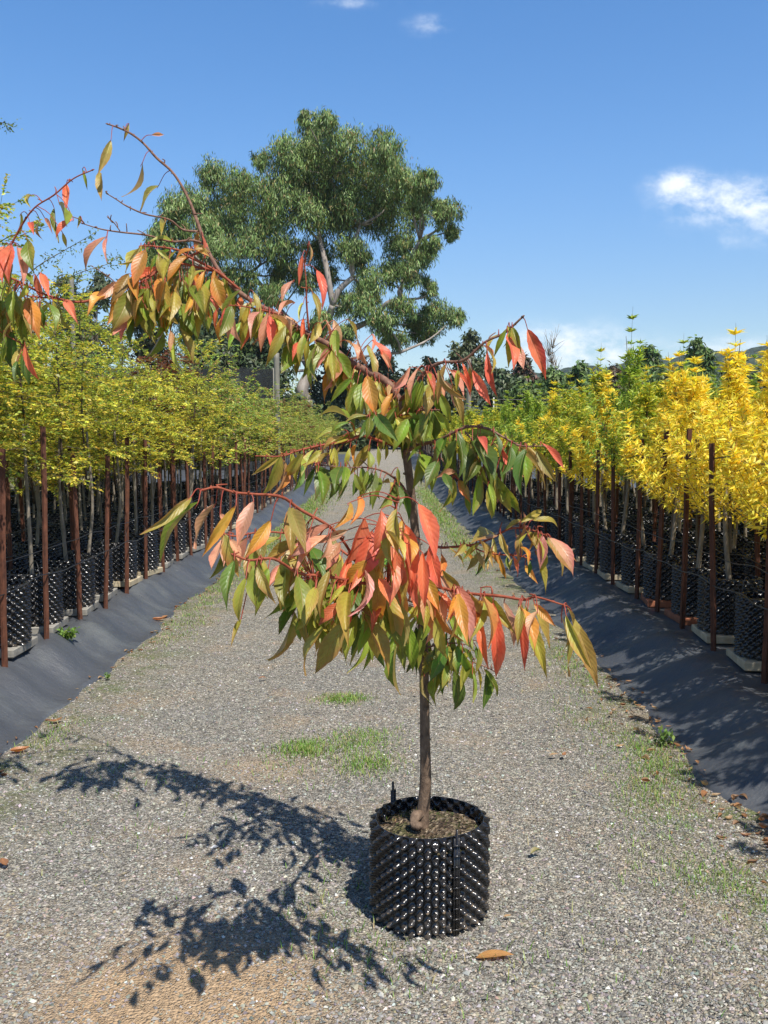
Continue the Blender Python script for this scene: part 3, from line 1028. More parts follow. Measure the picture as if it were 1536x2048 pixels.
# right-hand shoot
branch([(798, 803, 3.17), (820, 775, 3.1), (850, 745, 3.05), (890, 730, 3.0), (930, 712, 2.97), (970, 685, 2.94), (1010, 658, 2.92), (1045, 634, 2.9)], .0065, .003,
       '838,735,825,800,p 850,740,868,797,r,.36 845,760,830,817,g 870,745,885,802,p 895,735,930,800,p 902,740,938,782,r 880,785,900,842,g,.55 905,770,927,852,b 925,725,940,792,r,.36 945,740,980,807,r,.36 975,704,996,795,r,.42 965,690,985,722,p 1015,668,1025,732,r,.45 1030,685,1046,737,p,.4 1055,658,1091,752,r,.38 835,760,815,852,g 860,770,850,832,b '
       '820,735,780,782,p,.36 800,765,780,800,p 815,780,790,830,y 870,775,880,830,g 888,760,905,815,p', 10, 'gybr', 'twig', 62)
branch([(800, 838, 3.16), (785, 828, 3.1), (760, 826, 3.05), (735, 832, 3.0)], .004, .002,
       '795,812,745,872,g 790,825,760,872,y 790,828,777,884,g,.5 780,815,740,852,g 760,826,700,835,g 735,832,690,850,y 700,838,642,832,g,.4 750,830,715,880,d', 8, 'ggyd', 'twig', 60)
branch([(800, 836, 3.16), (820, 826, 3.08), (845, 818, 3.02), (875, 820, 2.98)], .004, .002,
       '800,835,832,830,y 810,830,840,892,g,.5 815,825,852,872,g 830,812,860,872,g 842,815,882,862,b 870,820,900,868,g 860,820,868,880,d', 8, 'ggyd', 'twig', 60)
# mid tier
branch([(809, 905, 3.15), (840, 895, 3.08), (880, 878, 3.02), (930, 862, 2.96), (970, 862, 2.92), (1000, 875, 2.9), (1040, 889, 2.87), (1085, 892, 2.84)], .007, .0018,
       '935,865,995,872,g,.4 960,868,950,905,g 900,880,880,952,g,.55 870,890,850,962,g,.5 890,890,915,952,d,.5 925,880,945,952,g,.5 945,880,987,962,d,.5 970,880,985,942,g 960,950,945,1025,g 975,975,985,1038,y,.62 990,950,1022,1022,g,.45 1000,965,1037,1022,g 955,873,975,907,r 985,885,1015,922,b 1005,890,1042,947,r,.36 1035,890,1077,952,b,.4 1050,890,1082,957,b 1072,900,1112,962,b 1083,885,1127,940,r,.36 1040,900,1090,972,b,.4', 10, 'gddg', 'twig', 66)
branch([(930, 863, 2.96), (955, 900, 2.93), (975, 940, 2.92), (985, 965, 2.91)], .003, .0016, '955,905,930,975,d 965,910,990,985,d 940,890,920,950,d', 5, 'gd', 'twig', 64)
branch([(860, 888, 3.05), (880, 920, 2.98), (905, 950, 2.93)], .003, .0016, '905,960,880,1022,g 908,958,905,1012,y,.38 918,960,940,1004,o,.42 910,945,873,957,p,.5 930,985,940,1030,g', 2, 'gd', 'twig', 56)
branch([(808, 893, 3.16), (770, 885, 3.1), (720, 878, 3.04), (690, 883, 3.0), (650, 893, 2.97), (600, 900, 2.94), (560, 905, 2.92), (515, 912, 2.9)], .006, .0018,
       '690,860,632,882,y,.4 715,862,655,892,y,.4 690,870,640,907,b,.36 572,905,508,947,b,.4 562,910,530,982,y 567,920,545,987,o 607,905,570,952,b 609,905,592,967,y,.4 642,900,610,932,y 660,905,643,962,y 685,890,668,957,y 700,895,690,942,y 712,890,708,927,o,.5 737,902,735,940,y,.6 755,890,757,937,y,.36 772,890,770,917,y,.5 700,845,660,870,g 720,855,690,890,y', 5, 'gyb', 'redtwig', 58)
branch([(822, 1003, 3.16), (800, 970, 3.08), (770, 945, 3.02), (735, 930, 2.98), (690, 933, 2.95), (640, 930, 2.92)], .005, .0018,
       '630,935,608,992,d,.45 660,940,633,992,d,.45 690,935,670,1002,d,.5 715,950,705,992,d,.5 700,940,680,997,d 735,940,720,982,g 745,945,728,977,d 760,955,745,1012,g,.5 765,965,782,977,y 795,935,797,972,g,.45 780,985,755,1017,g,.5 650,935,650,985,d 605,930,590,980,d', 10, 'dddg', 'twig', 54)
# the big front tier, reaching towards the camera
branch([(844, 1190, 3.16), (820, 1175, 2.95), (790, 1170, 2.7), (775, 1165, 2.5), (783, 1120, 2.42), (790, 1060, 2.38), (796, 998, 2.36)], .009, .003,
       '763,1019,745,1108,r,.5 729,1036,693,1134,r,.55 793,1020,785,1127,y,.3 809,1048,820,1182,r,.42 836,1007,868,1127,r,.5 845,1105,850,1217,r,.46 763,1080,781,1202,r,.44 748,1112,762,1227,o,.4 735,1120,692,1167,o,.5 700,1005,672,1057,o,.5 718,993,703,1047,o,.4 '
       '695,1060,640,1085,p 800,1130,836,1232,b,.4 725,1130,700,1180,r 735,1200,760,1225,r 715,1230,690,1328,g,.5 729,1229,773,1345,b,.4 700,1225,700,1300,d 760,1210,800,1297,g,.5 780,1200,808,1299,g,.5 795,1210,815,1282,y 750,1190,740,1222,y 800,1160,812,1250,o 745,1060,705,1165,r,.5 700,1110,668,1200,r,.46 815,1110,835,1210,r,.44 790,1100,800,1205,r,.46 765,1150,745,1255,r,.44 860,1090,885,1180,r,.42 720,1170,690,1260,r,.44 680,1085,640,1150,p,.46 660,1050,600,1110,p,.44', 8, 'rgoyb', 'redtwig', 92)
branch([(775, 1168, 2.5), (745, 1150, 2.46), (720, 1128, 2.44), (690, 1085, 2.42), (650, 1050, 2.4), (605, 1020, 2.37), (560, 998, 2.34), (520, 987, 2.31), (470, 983, 2.28), (430, 980, 2.26), (405, 980, 2.25)], .005, .0022,
       '381,995,290,1067,b,.3 397,1003,335,1122,g,.36 432,1005,388,1097,p,.46 472,1010,412,1102,o,.34 542,1040,492,1112,o,.4 440,1028,455,1045,p 620,1060,580,1112,p 600,1080,530,1122,b 640,1070,600,1132,b 635,1082,563,1145,o,.34 612,1062,575,1075,b 660,1075,640,1120,p', 6, 'bpb', 'redtwig', 80)
branch([(745, 1152, 2.55), (700, 1112, 2.6), (640, 1077, 2.62), (580, 1068, 2.6), (520, 1070, 2.56), (470, 1068, 2.52), (440, 1064, 2.5)], .004, .0018,
       '465,1085,425,1152,g,.42 495,1075,465,1147,p,.4 610,1090,565,1162,b,.42 590,1100,560,1152,p 560,1130,530,1182,p 640,1120,590,1162,b 615,1130,575,1182,y 650,1140,600,1172,g 580,1080,520,1115,b 560,1075,500,1110,y', 10, 'bbyp', 'redtwig', 80)
branch([(770, 1172, 2.48), (720, 1165, 2.4), (650, 1152, 2.34), (600, 1145, 2.3), (540, 1130, 2.25), (500, 1118, 2.22), (468, 1110, 2.2)], .005, .0026,
       '492,1155,480,1237,y,.5 482,1238,464,1287,b,.3 520,1115,520,1177,y 669,1236,612,1346,b,.42 690,1240,637,1335,b,.4 610,1170,580,1222,g,.5 640,1180,600,1232,g,.5 600,1200,565,1262,d,.5 630,1190,605,1232,y 660,1140,640,1222,b 690,1170,655,1212,y 680,1205,640,1247,r,.5 695,1205,690,1262,r,.3 660,1200,630,1250,g 620,1210,590,1260,g', 8, 'ggdb', 'redtwig', 84)
branch([(790, 1170, 2.7), (830, 1172, 2.52), (860, 1176, 2.46), (930, 1183, 2.42), (990, 1192, 2.38), (1040, 1197, 2.35), (1085, 1203, 2.32), (1127, 1210, 2.3)], .0055, .0022,
       '860,1195,920,1282,o,.4 880,1150,915,1217,p 870,1180,900,1242,r 850,1200,845,1262,y 870,1230,895,1327,y,.42 860,1240,870,1312,g 885,1140,930,1192,b 910,1170,950,1252,p 930,1195,960,1262,o 940,1185,990,1235,b 956,1219,975,1330,r,.36 986,1203,990,1340,r,.34 1037,1210,1048,1344,r,.28 1055,1230,1090,1342,y,.36 1123,1231,1130,1352,b,.28 1132,1230,1180,1332,b,.36 1150,1240,1192,1363,b,.38 965,1200,955,1260,o 905,1185,925,1245,p 835,1180,850,1240,r 850,1150,880,1225,o', 12, 'obpyr', 'redtwig', 86)
branch([(846, 1225, 3.15), (852, 1215, 3.08), (865, 1215, 3.02), (880, 1230, 2.97)], .005, .002,
       '850,1260,860,1352,g,.45 885,1270,893,1340,y 840,1250,835,1330,g 815,1240,830,1310,g 800,1265,810,1340,g 795,1290,802,1384,g,.62 905,1260,915,1320,g 925,1255,945,1300,g', 17, 'gggyd', 'twig', 76, box_=(700, 1170, 925, 1275), jit=.12)
branch([(846, 1210, 3.15), (800, 1195, 2.85), (740, 1180, 2.6), (680, 1170, 2.45), (630, 1170, 2.4)], .005, .002, '', 34, 'ggdyb', 'twig', 80, box_=(560, 1090, 780, 1235), jit=.12)
branch([(838, 1120, 3.17), (870, 1100, 3.1), (900, 1095, 3.05), (950, 1083, 3.0), (985, 1072, 2.97), (1020, 1062, 2.95), (1060, 1055, 2.93), (1090, 1070, 2.92)], .0055, .0018,
       '990,1070,945,1087,b 1000,1065,1020,1117,b 1010,1060,1045,1038,b 1047,1050,1046,1026,p,.6 1040,1045,1085,1020,y 1065,1040,1117,1052,y,.4 1050,1045,1030,1077,o 1060,1060,1040,1102,y 1085,1070,1080,1132,p 1095,1075,1140,1142,b,.4 1105,1080,1151,1122,o,.4 1090,1080,1125,1152,b 1070,1100,1091,1182,y,.4 1055,1065,1075,1100,o 960,1085,930,1117,b 970,1085,985,1132,b 1000,1080,1010,1112,b 930,1085,905,1115,b 1100,1075,1148,1150,p,.36', 8, 'bboy', 'redtwig', 54)
branch([(930, 1088, 3.02), (975, 1106, 2.98), (1030, 1108, 2.95), (1060, 1118, 2.93)], .003, .0016,
       '1025,1112,1035,1152,r,.4 1040,1095,1055,1127,o 1050,1130,1075,1167,o 975,1110,950,1150,d 960,1105,935,1140,b', 5, 'bod', 'redtwig', 46)
branch([(845, 1335, 3.14), (880, 1328, 3.08), (930, 1324, 3.04), (965, 1330, 3.02), (988, 1342, 3.0)], .0035, .0016,
       '870,1346,870,1408,g,.45 909,1341,909,1422,d,.45 938,1328,922,1379,g,.42 945,1346,943,1402,g,.42 968,1338,995,1392,g,.45 895,1335,885,1390,d 955,1335,960,1380,y', 4, 'gd', 'twig', 58)
branch([(844, 1300, 3.14), (870, 1290, 3.08), (905, 1285, 3.04), (940, 1290, 3.02)], .0035, .0016, '', 12, 'gdgy', 'twig', 60)

# ------------------------------------------------------------------ nursery rows: tree kinds
rp_mesh = pot_mesh('pot', 0.19, 0.385, 20, 0.055, 8, 72, 1.15, ((1.2, .07),), False)
rs_mesh = soil_mesh(0.19, 0.335)


def fine_crown(seed, z0, z1, R, nb, ln, cols, w, droop=.25, twl=.2, tall=0, sparse=1.0, greener=0.0):
    r = np.random.default_rng(seed)
    mb = MB()
    br = np.array((.12, .085, .055))
    top = z1 - .05
    tube(mb, [(0, 0, z0 - .05), (.02 * r.normal(), .02 * r.normal(), (z0 + z1) / 2), (.04 * r.normal(), .04 * r.normal(), top)], [.011, .008, .003], 5, 3, br)
    A, D = [], []
    for i in range(nb):
        t = (i + .5) / nb
        zb = z0 + (z1 - z0) * (.02 + .93 * t)
        L = R * (0.42 + 0.62 * math.sin(math.pi * min(.2 + .72 * t, .98)) ** .9) * r.uniform(.65, 1.15)
        az = i * 2.4 + r.normal(0, .3)
        up = r.uniform(.15, .7) * (1 - .25 * t)
        if tall and i >= nb - tall:
            L *= 1.35
            up = r.uniform(.8, 1.5)
        h = np.array([math.cos(az), math.sin(az), 0])
        pts = [np.array([0, 0, zb])]
        nseg = 6
        for k in range(1, nseg + 1):
            s = k / nseg
            pts.append(np.array([0, 0, zb]) + h * L * s + np.array([0, 0, L * (up * s - droop * s * s * 1.6)]) + r.normal(0, .012, 3))
        tube(mb, pts, np.linspace(.0045, .0012, len(pts)), 3, 1, br, cap=False)
        SP, _ = smooth_path(pts, np.zeros(len(pts)), 4)
        T = np.gradient(SP, axis=0)
        ntw = int((L / .028) * sparse)
        for k in range(ntw):
            s = r.uniform(.12, 1)
            q = int(s * (len(SP) - 1))
            tdir = unit(T[q])
            side = np.cross(tdir, [0, 0, 1]) * (1 if k % 2 else -1)
            d = unit(tdir * .75 + side * r.uniform(.4, 1.1) + np.array([0, 0, r.normal(.05, .3)]))
            l = twl * r.uniform(.35, 1.0) * (1.1 - .45 * s)
            A.append(SP[q])
            D.append(np.concatenate([d * l, [t]]))
    A, D = np.array(A), np.array(D)
    tl = D[:, :3]
    # twigs as thin slivers
    n = len(A)
    s = unit(np.cross(tl, r.normal(0, 1, (n, 3)))) * .0009
    B = A + tl * .9
    V = np.stack([A - s, A + s, B + s * .6, B - s * .6], 1).reshape(-1, 3)
    mb.add(V, np.arange(4 * n).reshape(-1, 4), None, br)
    m = 13
    f = np.linspace(.08, 1, m)[None, :, None]
    pos = (A[:, None] + tl[:, None] * f - np.array([0, 0, 1]) * (f ** 2) * .02).reshape(-1, 3)
    tn = unit(tl)
    sd = unit(np.cross(tn, [0, 0, 1]))
    sg = np.where(np.arange(m) % 2, 1, -1)[None, :, None]
    d = (tn[:, None] * .7 + sd[:, None] * sg + np.array([0, 0, -.12])).reshape(-1, 3) + r.normal(0, .28, (n * m, 3))
    keep = r.random(n * m) < .9
    pos, d = pos[keep], d[keep]
    k = len(pos)
    nh = np.array([0, 0, 1.0]) + r.normal(0, .55, (k, 3))
    L = ln * r.uniform(.65, 1.2, k)
    col = palette(cols, n * m, r, w, .2)
    tone = np.repeat(1 + r.normal(0, .22, (n, 1)), m, 0) * np.repeat(np.clip((D[:, 3:4] - .35) * greener, 0, 1), m, 0) * np.array([-.38, -.16, -.1]) + np.repeat(1 + r.normal(0, .2, (n, 1)), m, 0)
    col = np.clip(col * tone, .01, .9)[keep]
    leaf_cards(mb, pos, d, nh, L, L * .55, col)
    return mb.mesh('crown', M['leaf'])


def spire_crown(seed, z0, z1, R, nb, ln, cols, w, shoot=.0):
    r = np.random.default_rng(seed)
    mb = MB()
    br = np.array((.17, .13, .085))
    tube(mb, [(0, 0, z0 - .2), (.015 * r.normal(), .015 * r.normal(), (z0 + z1) / 2), (.03 * r.normal(), .03 * r.normal(), z1)], [.012, .008, .002], 5, 3, br)
    P, D, TT = [], [], []

    def shoots(pts, cnt, t, end):
        SP, _ = smooth_path(pts, np.zeros(len(pts)), 5)
        T = np.gradient(SP, axis=0)
        for k in range(cnt):
            s = r.random() ** (.5 if end else .75) * .93 + .07
            q = int(s * (len(SP) - 1))
            tn = unit(T[q])
            az = k * 2.4 + r.normal(0, .4)
            a = unit(np.cross(tn, [.3, .5, .2]))
            b = np.cross(tn, a)
            P.append(SP[q] + tn * r.normal(0, .005))
            D.append(unit(tn * r.uniform(.35, 1.0) + (a * math.cos(az) + b * math.sin(az)) + np.array([0, 0, -.1])))
            TT.append(t)
    for i in range(nb):
        t = ((i + .5) / nb) ** 1.1
        zb = z0 + (z1 - z0) * t * .88
        prof = (1 - t) ** 1.0 * (.75 + .25 * math.sin(6 * t)) + .12
        L = R * prof * r.uniform(.55, 1.2) * 1.25
        az = i * 2.4 + r.normal(0, .35)
        h = np.array([math.cos(az), math.sin(az), 0])
        rise = r.uniform(.5, 1.1)
        pts = [np.array([0, 0, zb]), np.array([0, 0, zb]) + h * L * .5 + np.array([0, 0, L * .25 * rise]), np.array([0, 0, zb]) + h * L * .9 + np.array([0, 0, L * .75 * rise]), np.array([0, 0, zb]) + h * L * 1.02 + np.array([0, 0, L * 1.15 * rise])]
        pts = [pts[0]] + [p + r.normal(0, .01, 3) for p in pts[1:]]
        tube(mb, pts, [.004, .003, .002, .001], 3, 2, br, cap=False)
        shoots(pts, int(18 + 200 * L), t, 0)
    for k in range(3):
        a = r.uniform(0, 6.28)
        o = np.array([math.cos(a) * .05, math.sin(a) * .05, 0]) * (k > 0)
        zt = z1 + (shoot + .12 if k == 0 else r.uniform(-.1, .08))
        pts = [np.array([0, 0, z0 + (z1 - z0) * .6]), np.array([0, 0, z0 + (z1 - z0) * .8]) + o * 1.3, np.array([0, 0, zt]) + o * 2]
        tube(mb, pts, [.004, .003, .001], 3, 2, br, cap=False)
        shoots(pts, int(130 if k == 0 else 75), 1.0, 1)
    P, D, TT = np.array(P), np.array(D), np.array(TT)
    n = len(P)
    nh = np.array([0, 0, 1.0]) + r.normal(0, .6, (n, 3))
    L = ln * r.uniform(.55, 1.2, n)
    col = palette(cols, n, r, w, .14)
    s = unit(np.cross(D, nh))
    nn = np.cross(s, D)
    W = L * r.uniform(.19, .28, n)
    L_, W_ = L[:, None], W[:, None]
    V = np.stack([P, P + D * L_ * .35 + s * W_ * .5 + nn * W_ * .25, P + D * L_ * .4 + nn * L_ * .03, P + D * L_ * .35 - s * W_ * .5 + nn * W_ * .25, P + D * L_ - nn * L_ * .16], 1).reshape(-1, 3)
    k = 5 * np.arange(n)[:, None]
    Q = np.concatenate([k + np.array([0, 1, 4, 2]), k + np.array([0, 2, 4, 3])])
    mb.add(V, Q, None, np.repeat(col, 5, 0))
    return mb.mesh('crown', M['leaf'], smooth=False)


def stem_mesh(seed, z1, r0, mat, lean=.03):
    r = np.random.default_rng(seed)
    mb = MB()
    tube(mb, [(0, 0, .32), (.006, 0, .37), (lean * r.normal(), lean * r.normal(), .85), (.5 * lean * r.normal(), .5 * lean * r.normal(), z1)], [r0 * 1.35, r0 * 1.05, r0 * .85, r0 * .6], 8, 4)
    for k in range(5):
        z = r.uniform(.5, z1)
        a = r.uniform(0, 6.28)
        tube(mb, [(0, 0, z), (math.cos(a) * r0 * 1.5, math.sin(a) * r0 * 1.5, z + .01)], [.006, .004], 5, 1)
    return mb.mesh('trunk', M[mat])


GOLD = [(.66, .55, .075), (.50, .49, .07), (.31, .38, .06), (.76, .54, .08), (.16, .22, .045)]
OLIVE = [(.37, .44, .09), (.26, .38, .08), (.50, .49, .12), (.52, .26, .15), (.16, .26, .06)]
fine = [fine_crown(100 + i, (.9, 1.08, .8, 1.16, .98, 1.0)[i], (2.2, 2.5, 2.05, 2.6, 2.35, 2.0)[i], (.56, .5, .64, .48, .58, .62)[i], (30, 26, 34, 24, 32, 28)[i], .036, GOLD, [.3, .32, .2, .08, .1], droop=(.25, .12, .3, .1, .2, .28)[i], twl=.25, tall=(2, 3, 0, 4, 2, 1)[i], sparse=.74, greener=.6) for i in range(6)]
fine_tall = [fine_crown(120 + i, 1.08, 2.6, .58, 32, .034, GOLD, [.14, .32, .32, .04, .18], tall=6, twl=.22, sparse=.68, greener=.8) for i in range(3)]
olive = [fine_crown(140 + i, (.88, 1.05, .82, 1.0)[i], (2.35, 2.65, 2.15, 2.5)[i], (.5, .42, .54, .46)[i], (28, 26, 30, 24)[i], .046, OLIVE, [.27, .28, .2, .14, .11], droop=.1, twl=.24, tall=(1, 3, 0, 2)[i], sparse=.75, greener=.5) for i in range(4)]
maroon = [fine_crown(160, 1.0, 2.75, .4, 30, .05, [(.17, .055, .035), (.24, .09, .05), (.15, .13, .04)], [.5, .3, .2], droop=.1)]
YEL = [(.93, .72, .07), (.92, .78, .14), (.93, .63, .055), (.78, .74, .09)]
YG = [(.62, .60, .07), (.43, .50, .06), (.28, .39, .05), (.80, .62, .07)]
GRN = [(.42, .53, .08), (.29, .42, .06), (.56, .60, .09), (.19, .29, .05)]
yel = [spire_crown(200 + i, .74, 1.92 + .08 * i, .38, 66, .074, YEL, [.38, .27, .10, .25]) for i in range(3)]
yg = [spire_crown(210 + i, .90, 1.98 + .09 * i, .36, 60, .074, YG, [.32, .32, .22, .14], .08) for i in range(3)]
grn = [spire_crown(220 + i, .92, 1.98 + .11 * i, .33, 54, .07, GRN, [.33, .32, .2, .15], .14) for i in range(3)]
stem_l = [stem_mesh(300 + i, 1.5, .016, 'palebark') for i in range(3)]
stem_r = [stem_mesh(310 + i, 1.5, .019, 'palebark', .05) for i in range(3)]
PROTO = {}


def potted(name, label, cat, loc, group, crown, stem, rz, s, cz, lean):
    root = thing(name, label, cat, loc, group, None, rz)
    root.scale = (s, s, s)
    key = name
    if key not in PROTO:
        pot = link('pot', rp_mesh, root)
        soil = link('soil', rs_mesh, pot)
        tr = link('trunk', stem, root)
        cr = link('crown', crown, root)
        PROTO[key] = (pot, soil, tr, cr)
    else:
        p0, s0, t0, c0 = PROTO[key]
        pot, soil, tr, cr = p0.copy(), s0.copy(), t0.copy(), c0.copy()
        for o in (pot, soil, tr, cr):
            COL.objects.link(o)
        pot.parent, tr.parent, cr.parent = root, root, root
        soil.parent = pot
    tr.data, cr.data = stem, crown
    cr.scale = (1, 1, cz)
    cr.location = (0, 0, 1.0 * (1 - cz))
    tr.rotation_euler = cr.rotation_euler = (lean[0], lean[1], 0)
    return root


ROWN = ['front', 'second', 'third', 'fourth', 'fifth', 'sixth', 'seventh', 'eighth']


def spots(y0, y1):
    out, y = [], y0
    while y < y1:
        out.append(y)
        y += .72 if y < 24 else (.95 if y < 36 else 1.3)
    return out


tr_ = np.random.default_rng(42)
PAVE = {}


def paver_mesh(kind_, seed):
    r = np.random.default_rng(seed)
    mb = MB()
    box(mb, (0, 0, .028), (.42, .40, .056), (1, 1, 1), .006, .0012)
    box(mb, (0.03, -.222, .026), (.30, .044, .05), (1, 1, 1), .006, .001)
    return mb.mesh('paver', M[kind_], smooth=False)


PAVE = {k: paver_mesh(k, i) for i, k in enumerate(('concrete', 'cream', 'terracotta'))}


def stake_mesh(seed, h):
    """steel star picket: three fins along one edge"""
    r = np.random.default_rng(seed)
    mb = MB()
    z = np.linspace(-.12, h, 8)
    bx, by = np.cumsum(r.normal(0, .0022, 8)), np.cumsum(r.normal(0, .0022, 8))
    for k in range(3):
        a = 2 * math.pi * k / 3 + .3
        L = .020 if k else .024
        ca, sa = math.cos(a), math.sin(a)
        V = []
        for i in range(8):
            for q, s in ((0.0008, -.0028), (L, -.0022), (L, .0022), (0.0008, .0028)):
                V.append((bx[i] + ca * q - sa * s, by[i] + sa * q + ca * s, z[i] + .0012 * k))
        Q = []
        for i in range(7):
            for j in range(4):
                Q.append((i * 4 + j, i * 4 + (j + 1) % 4, i * 4 + 4 + (j + 1) % 4, i * 4 + 4 + j))
        Q += [(3, 2, 1, 0), (28, 29, 30, 31)]
        mb.add(V, Q)
    return mb.mesh('stake', M['rust'], smooth=False)


stk = [stake_mesh(400 + i, 1.44 + .05 * i) for i in range(4)]

LX = [-2.63, -3.33, -4.03, -4.75, -5.45, -6.15, -6.95, -7.75]
LY = [(5.45, 58), (5.9, 44), (6.6, 33), (7.6, 27), (9, 24), (11, 23), (12.5, 27), (14, 29)]
RX = [2.43, 3.13, 3.85, 4.55, 5.3]
RY = [(4.98, 58), (5.4, 42), (6.2, 32), (7.3, 26), (9, 22)]

for side, XS, YS in ((-1, LX, LY), (1, RX, RY)):
    for ri, (x0, (ya, yb)) in enumerate(zip(XS, YS)):
        for k, y in enumerate(spots(ya, yb)):
            x = x0 + tr_.normal(0, .025) + (-.012 * min(max(y - 12, 0), 40) if side < 0 else 0) * (1 if ri == 0 else .5)
            z = ground_z(x, y)
            od = ordinal(k + 1)
            lean = tr_.normal(0, .025, 2)
            pz = z
            if ri == 0 or (ri == 1 and y < 16):
                pk = 'concrete' if side < 0 else ('terracotta' if k in (3, 4, 12, 20) or (ri == 1 and k == 1) else 'cream')
                if side < 0 and k % 7 in (5, 6):
                    pk = 'cream'
                word = {'concrete': 'grey concrete', 'cream': 'cream coloured', 'terracotta': 'terracotta'}[pk]
                kindname = 'small-leaved' if side < 0 else 'narrow upright'
                po = thing('paver', f'{word} paver under the {od} {kindname} tree of the {ROWN[ri]} row beside the gravel', 'paver', (x, y, z + .006), 'pavers under the potted trees', PAVE[pk], tr_.normal(0, .12) + (math.pi / 2 * side))
                pz = z + .066
            if side < 0:
                if y < 13.5 - .8 * ri or tr_.random() < .1:
                    if (ri >= 1 and tr_.random() < .5) or (ri == 0 and k in (1, 4)):
                        cr, lk = fine_tall[tr_.integers(3)], 'tall'
                    else:
                        cr, lk = fine[tr_.integers(6)], 'golden green'
                elif (ri == 1 and 13 < y < 14.6) or (y > 15 and tr_.random() < .06):
                    cr, lk = maroon[0], 'maroon leaved'
                else:
                    cr, lk = olive[tr_.integers(4)], 'olive green'
                lab = f'{lk} small-leaved potted tree, {od} from the near end of the {ROWN[ri]} row'
                potted('small_leaved_tree', lab, 'potted tree', (x, y, pz), 'small-leaved trees standing in rows beside the track', cr, stem_l[tr_.integers(3)], tr_.uniform(0, 6.28), tr_.uniform(.96, 1.05), tr_.uniform(.80, 1.07), lean)
            else:
                q = tr_.random()
                if (ri == 0 and k < 5) or (ri == 1 and k < 6) or (ri == 2 and k < 6) or (ri > 2 and y < 14 and q < .45):
                    cr, lk = yel[(k + ri) % 3], 'bright yellow'
                elif (ri == 0 and k in (12, 16, 24)) or q < .06:
                    cr, lk = yel[tr_.integers(3)], 'bright yellow'
                elif q < (.32 if y < 16 else .55):
                    cr, lk = yg[tr_.integers(3)], 'yellow-green'
                else:
                    cr, lk = grn[tr_.integers(3)], 'green'
                lab = f'{lk} narrow upright potted tree, {od} from the near end of the {ROWN[ri]} row'
                potted('narrow_upright_tree', lab, 'potted tree', (x, y, pz), 'narrow upright trees standing in rows beside the track', cr, stem_r[tr_.integers(3)], tr_.uniform(0, 6.28), tr_.uniform(.96, 1.04), tr_.uniform(.88, 1.08), lean)
            # stakes: one in front of every pot of the front row, fewer further in
            if ri == 0 or (ri < 3 and y < 17 and k % 2 == 0):
                sx_ = x + (.21 if side < 0 else -.2) + tr_.normal(0, .02)
                sy_ = y + .36 + tr_.normal(0, .03)
                kindname = 'small-leaved' if side < 0 else 'narrow upright'
                st = thing('stake', f'rusty steel stake beside the {od} {kindname} tree of the {ROWN[ri]} row', 'stake', (sx_, sy_, ground_z(sx_, sy_)), 'rusty stakes along the rows', stk[tr_.integers(4)], tr_.uniform(-.4, .4))
                st.rotation_euler = (tr_.normal(0, .02), tr_.normal(0, .024), tr_.uniform(-.5, .5))
                st.scale = (1, 1, (.93 if side < 0 else .97) * tr_.uniform(.94, 1.05))


for x, y in ((2.4, 4.25), (2.45, 3.5), (2.4, 2.75), (3.1, 3.2), (3.12, 4.6), (3.15, 2.3)):
    potted('narrow_upright_tree', 'bright yellow narrow tree next to the near end of the rows, shading the mat', 'potted tree', (x, y, ground_z(x, y)), 'yellow trees shading the near mat', yel[int(y * 7) % 3], stem_r[1], y * 3, 1.0, 1.0, (0, 0))


# drip pipes and tie wires along the rows
def line(side, x0, h, ya, yb, label, name, rad, sag):
    r = np.random.default_rng(int(abs(x0) * 100 + h * 10))
    mb = MB()
    pts, y = [], ya
    while y < yb:
        pts.append((x0 + r.normal(0, .012), y, h + gz(y) + .2 + r.normal(0, .012)))
        pts.append((x0 + r.normal(0, .012), y + .36, h + gz(y) + .2 - sag * r.uniform(.2, 1.4)))
        y += .72
    P = np.array(pts, float)
    tube(mb, P, rad, 5, 3)
    if name == 'drip_pipe':
        for k in range(2, min(len(P) - 2, 70), 2):
            a = P[k]
            b = np.array([a[0] + side * .2, a[1] + .15, gz(a[1]) + .58])
            tube(mb, [a, a + np.array([side * .03, .03, .09]), (a + b) / 2 + np.array([0, .05, .13]), b], .0028, 4, 3, cap=False)
    thing(name, label, name.replace('_', ' '), (0, 0, 0), 'black pipes and wires along the rows', mb.mesh(name, M['pipe']))


for side, X, kn in ((-1, LX, 'small-leaved'), (1, RX, 'narrow upright')):
    for ri in range(4):
        off = .24 * (1 if side < 0 else -1)
        line(side, X[ri] + off, .50, YS[0][0] - 2.2 + .3 * ri, 34 - 5 * ri, f'black drip pipe sagging along the {ROWN[ri]} row of {kn} trees', 'drip_pipe', .0042, .016)
    for ri in range(3):
        off = .215 * (1 if side < 0 else -1)
        line(side, X[ri] + off, .68, 4.0 + .3 * ri, 30, f'thin black wire tying the {ROWN[ri]} row of {kn} trees', 'tie_wire', .003, .012)
line(1, RX[0] - .2, 1.32, 3.9, 40, 'black top wire strung between the stakes in front of the yellow trees', 'top_wire', .005, .02)

# ------------------------------------------------------------------ poles, shade cloth, wall, fence


def pole(px, py_top, Y, r, label, name='timber_pole'):
    p = at(px, py_top, Y)
    zb = ground_z(p[0], Y) - .05
    mb = MB()
    h = p[2] - zb
    tube(mb, [(0, 0, 0), (.01, 0, h * .5), (0, 0.01, h - .01), (0, .01, h)], [r * 1.08, r, r * .95, r * .88], 12, 3)
    return thing(name, label, 'pole', (p[0], Y, zb), None, mb.mesh(name, M['pole']))


pole(553, 716, 23.0, .072, 'tall weathered timber pole rising from the black mat among the olive green trees')
pole(938, 726, 30.0, .078, 'grey timber pole standing behind the yellow-green upright trees')
pole(143, 566, 62.0, .16, 'pale pole in front of the grey-green trees beyond the golden crowns')


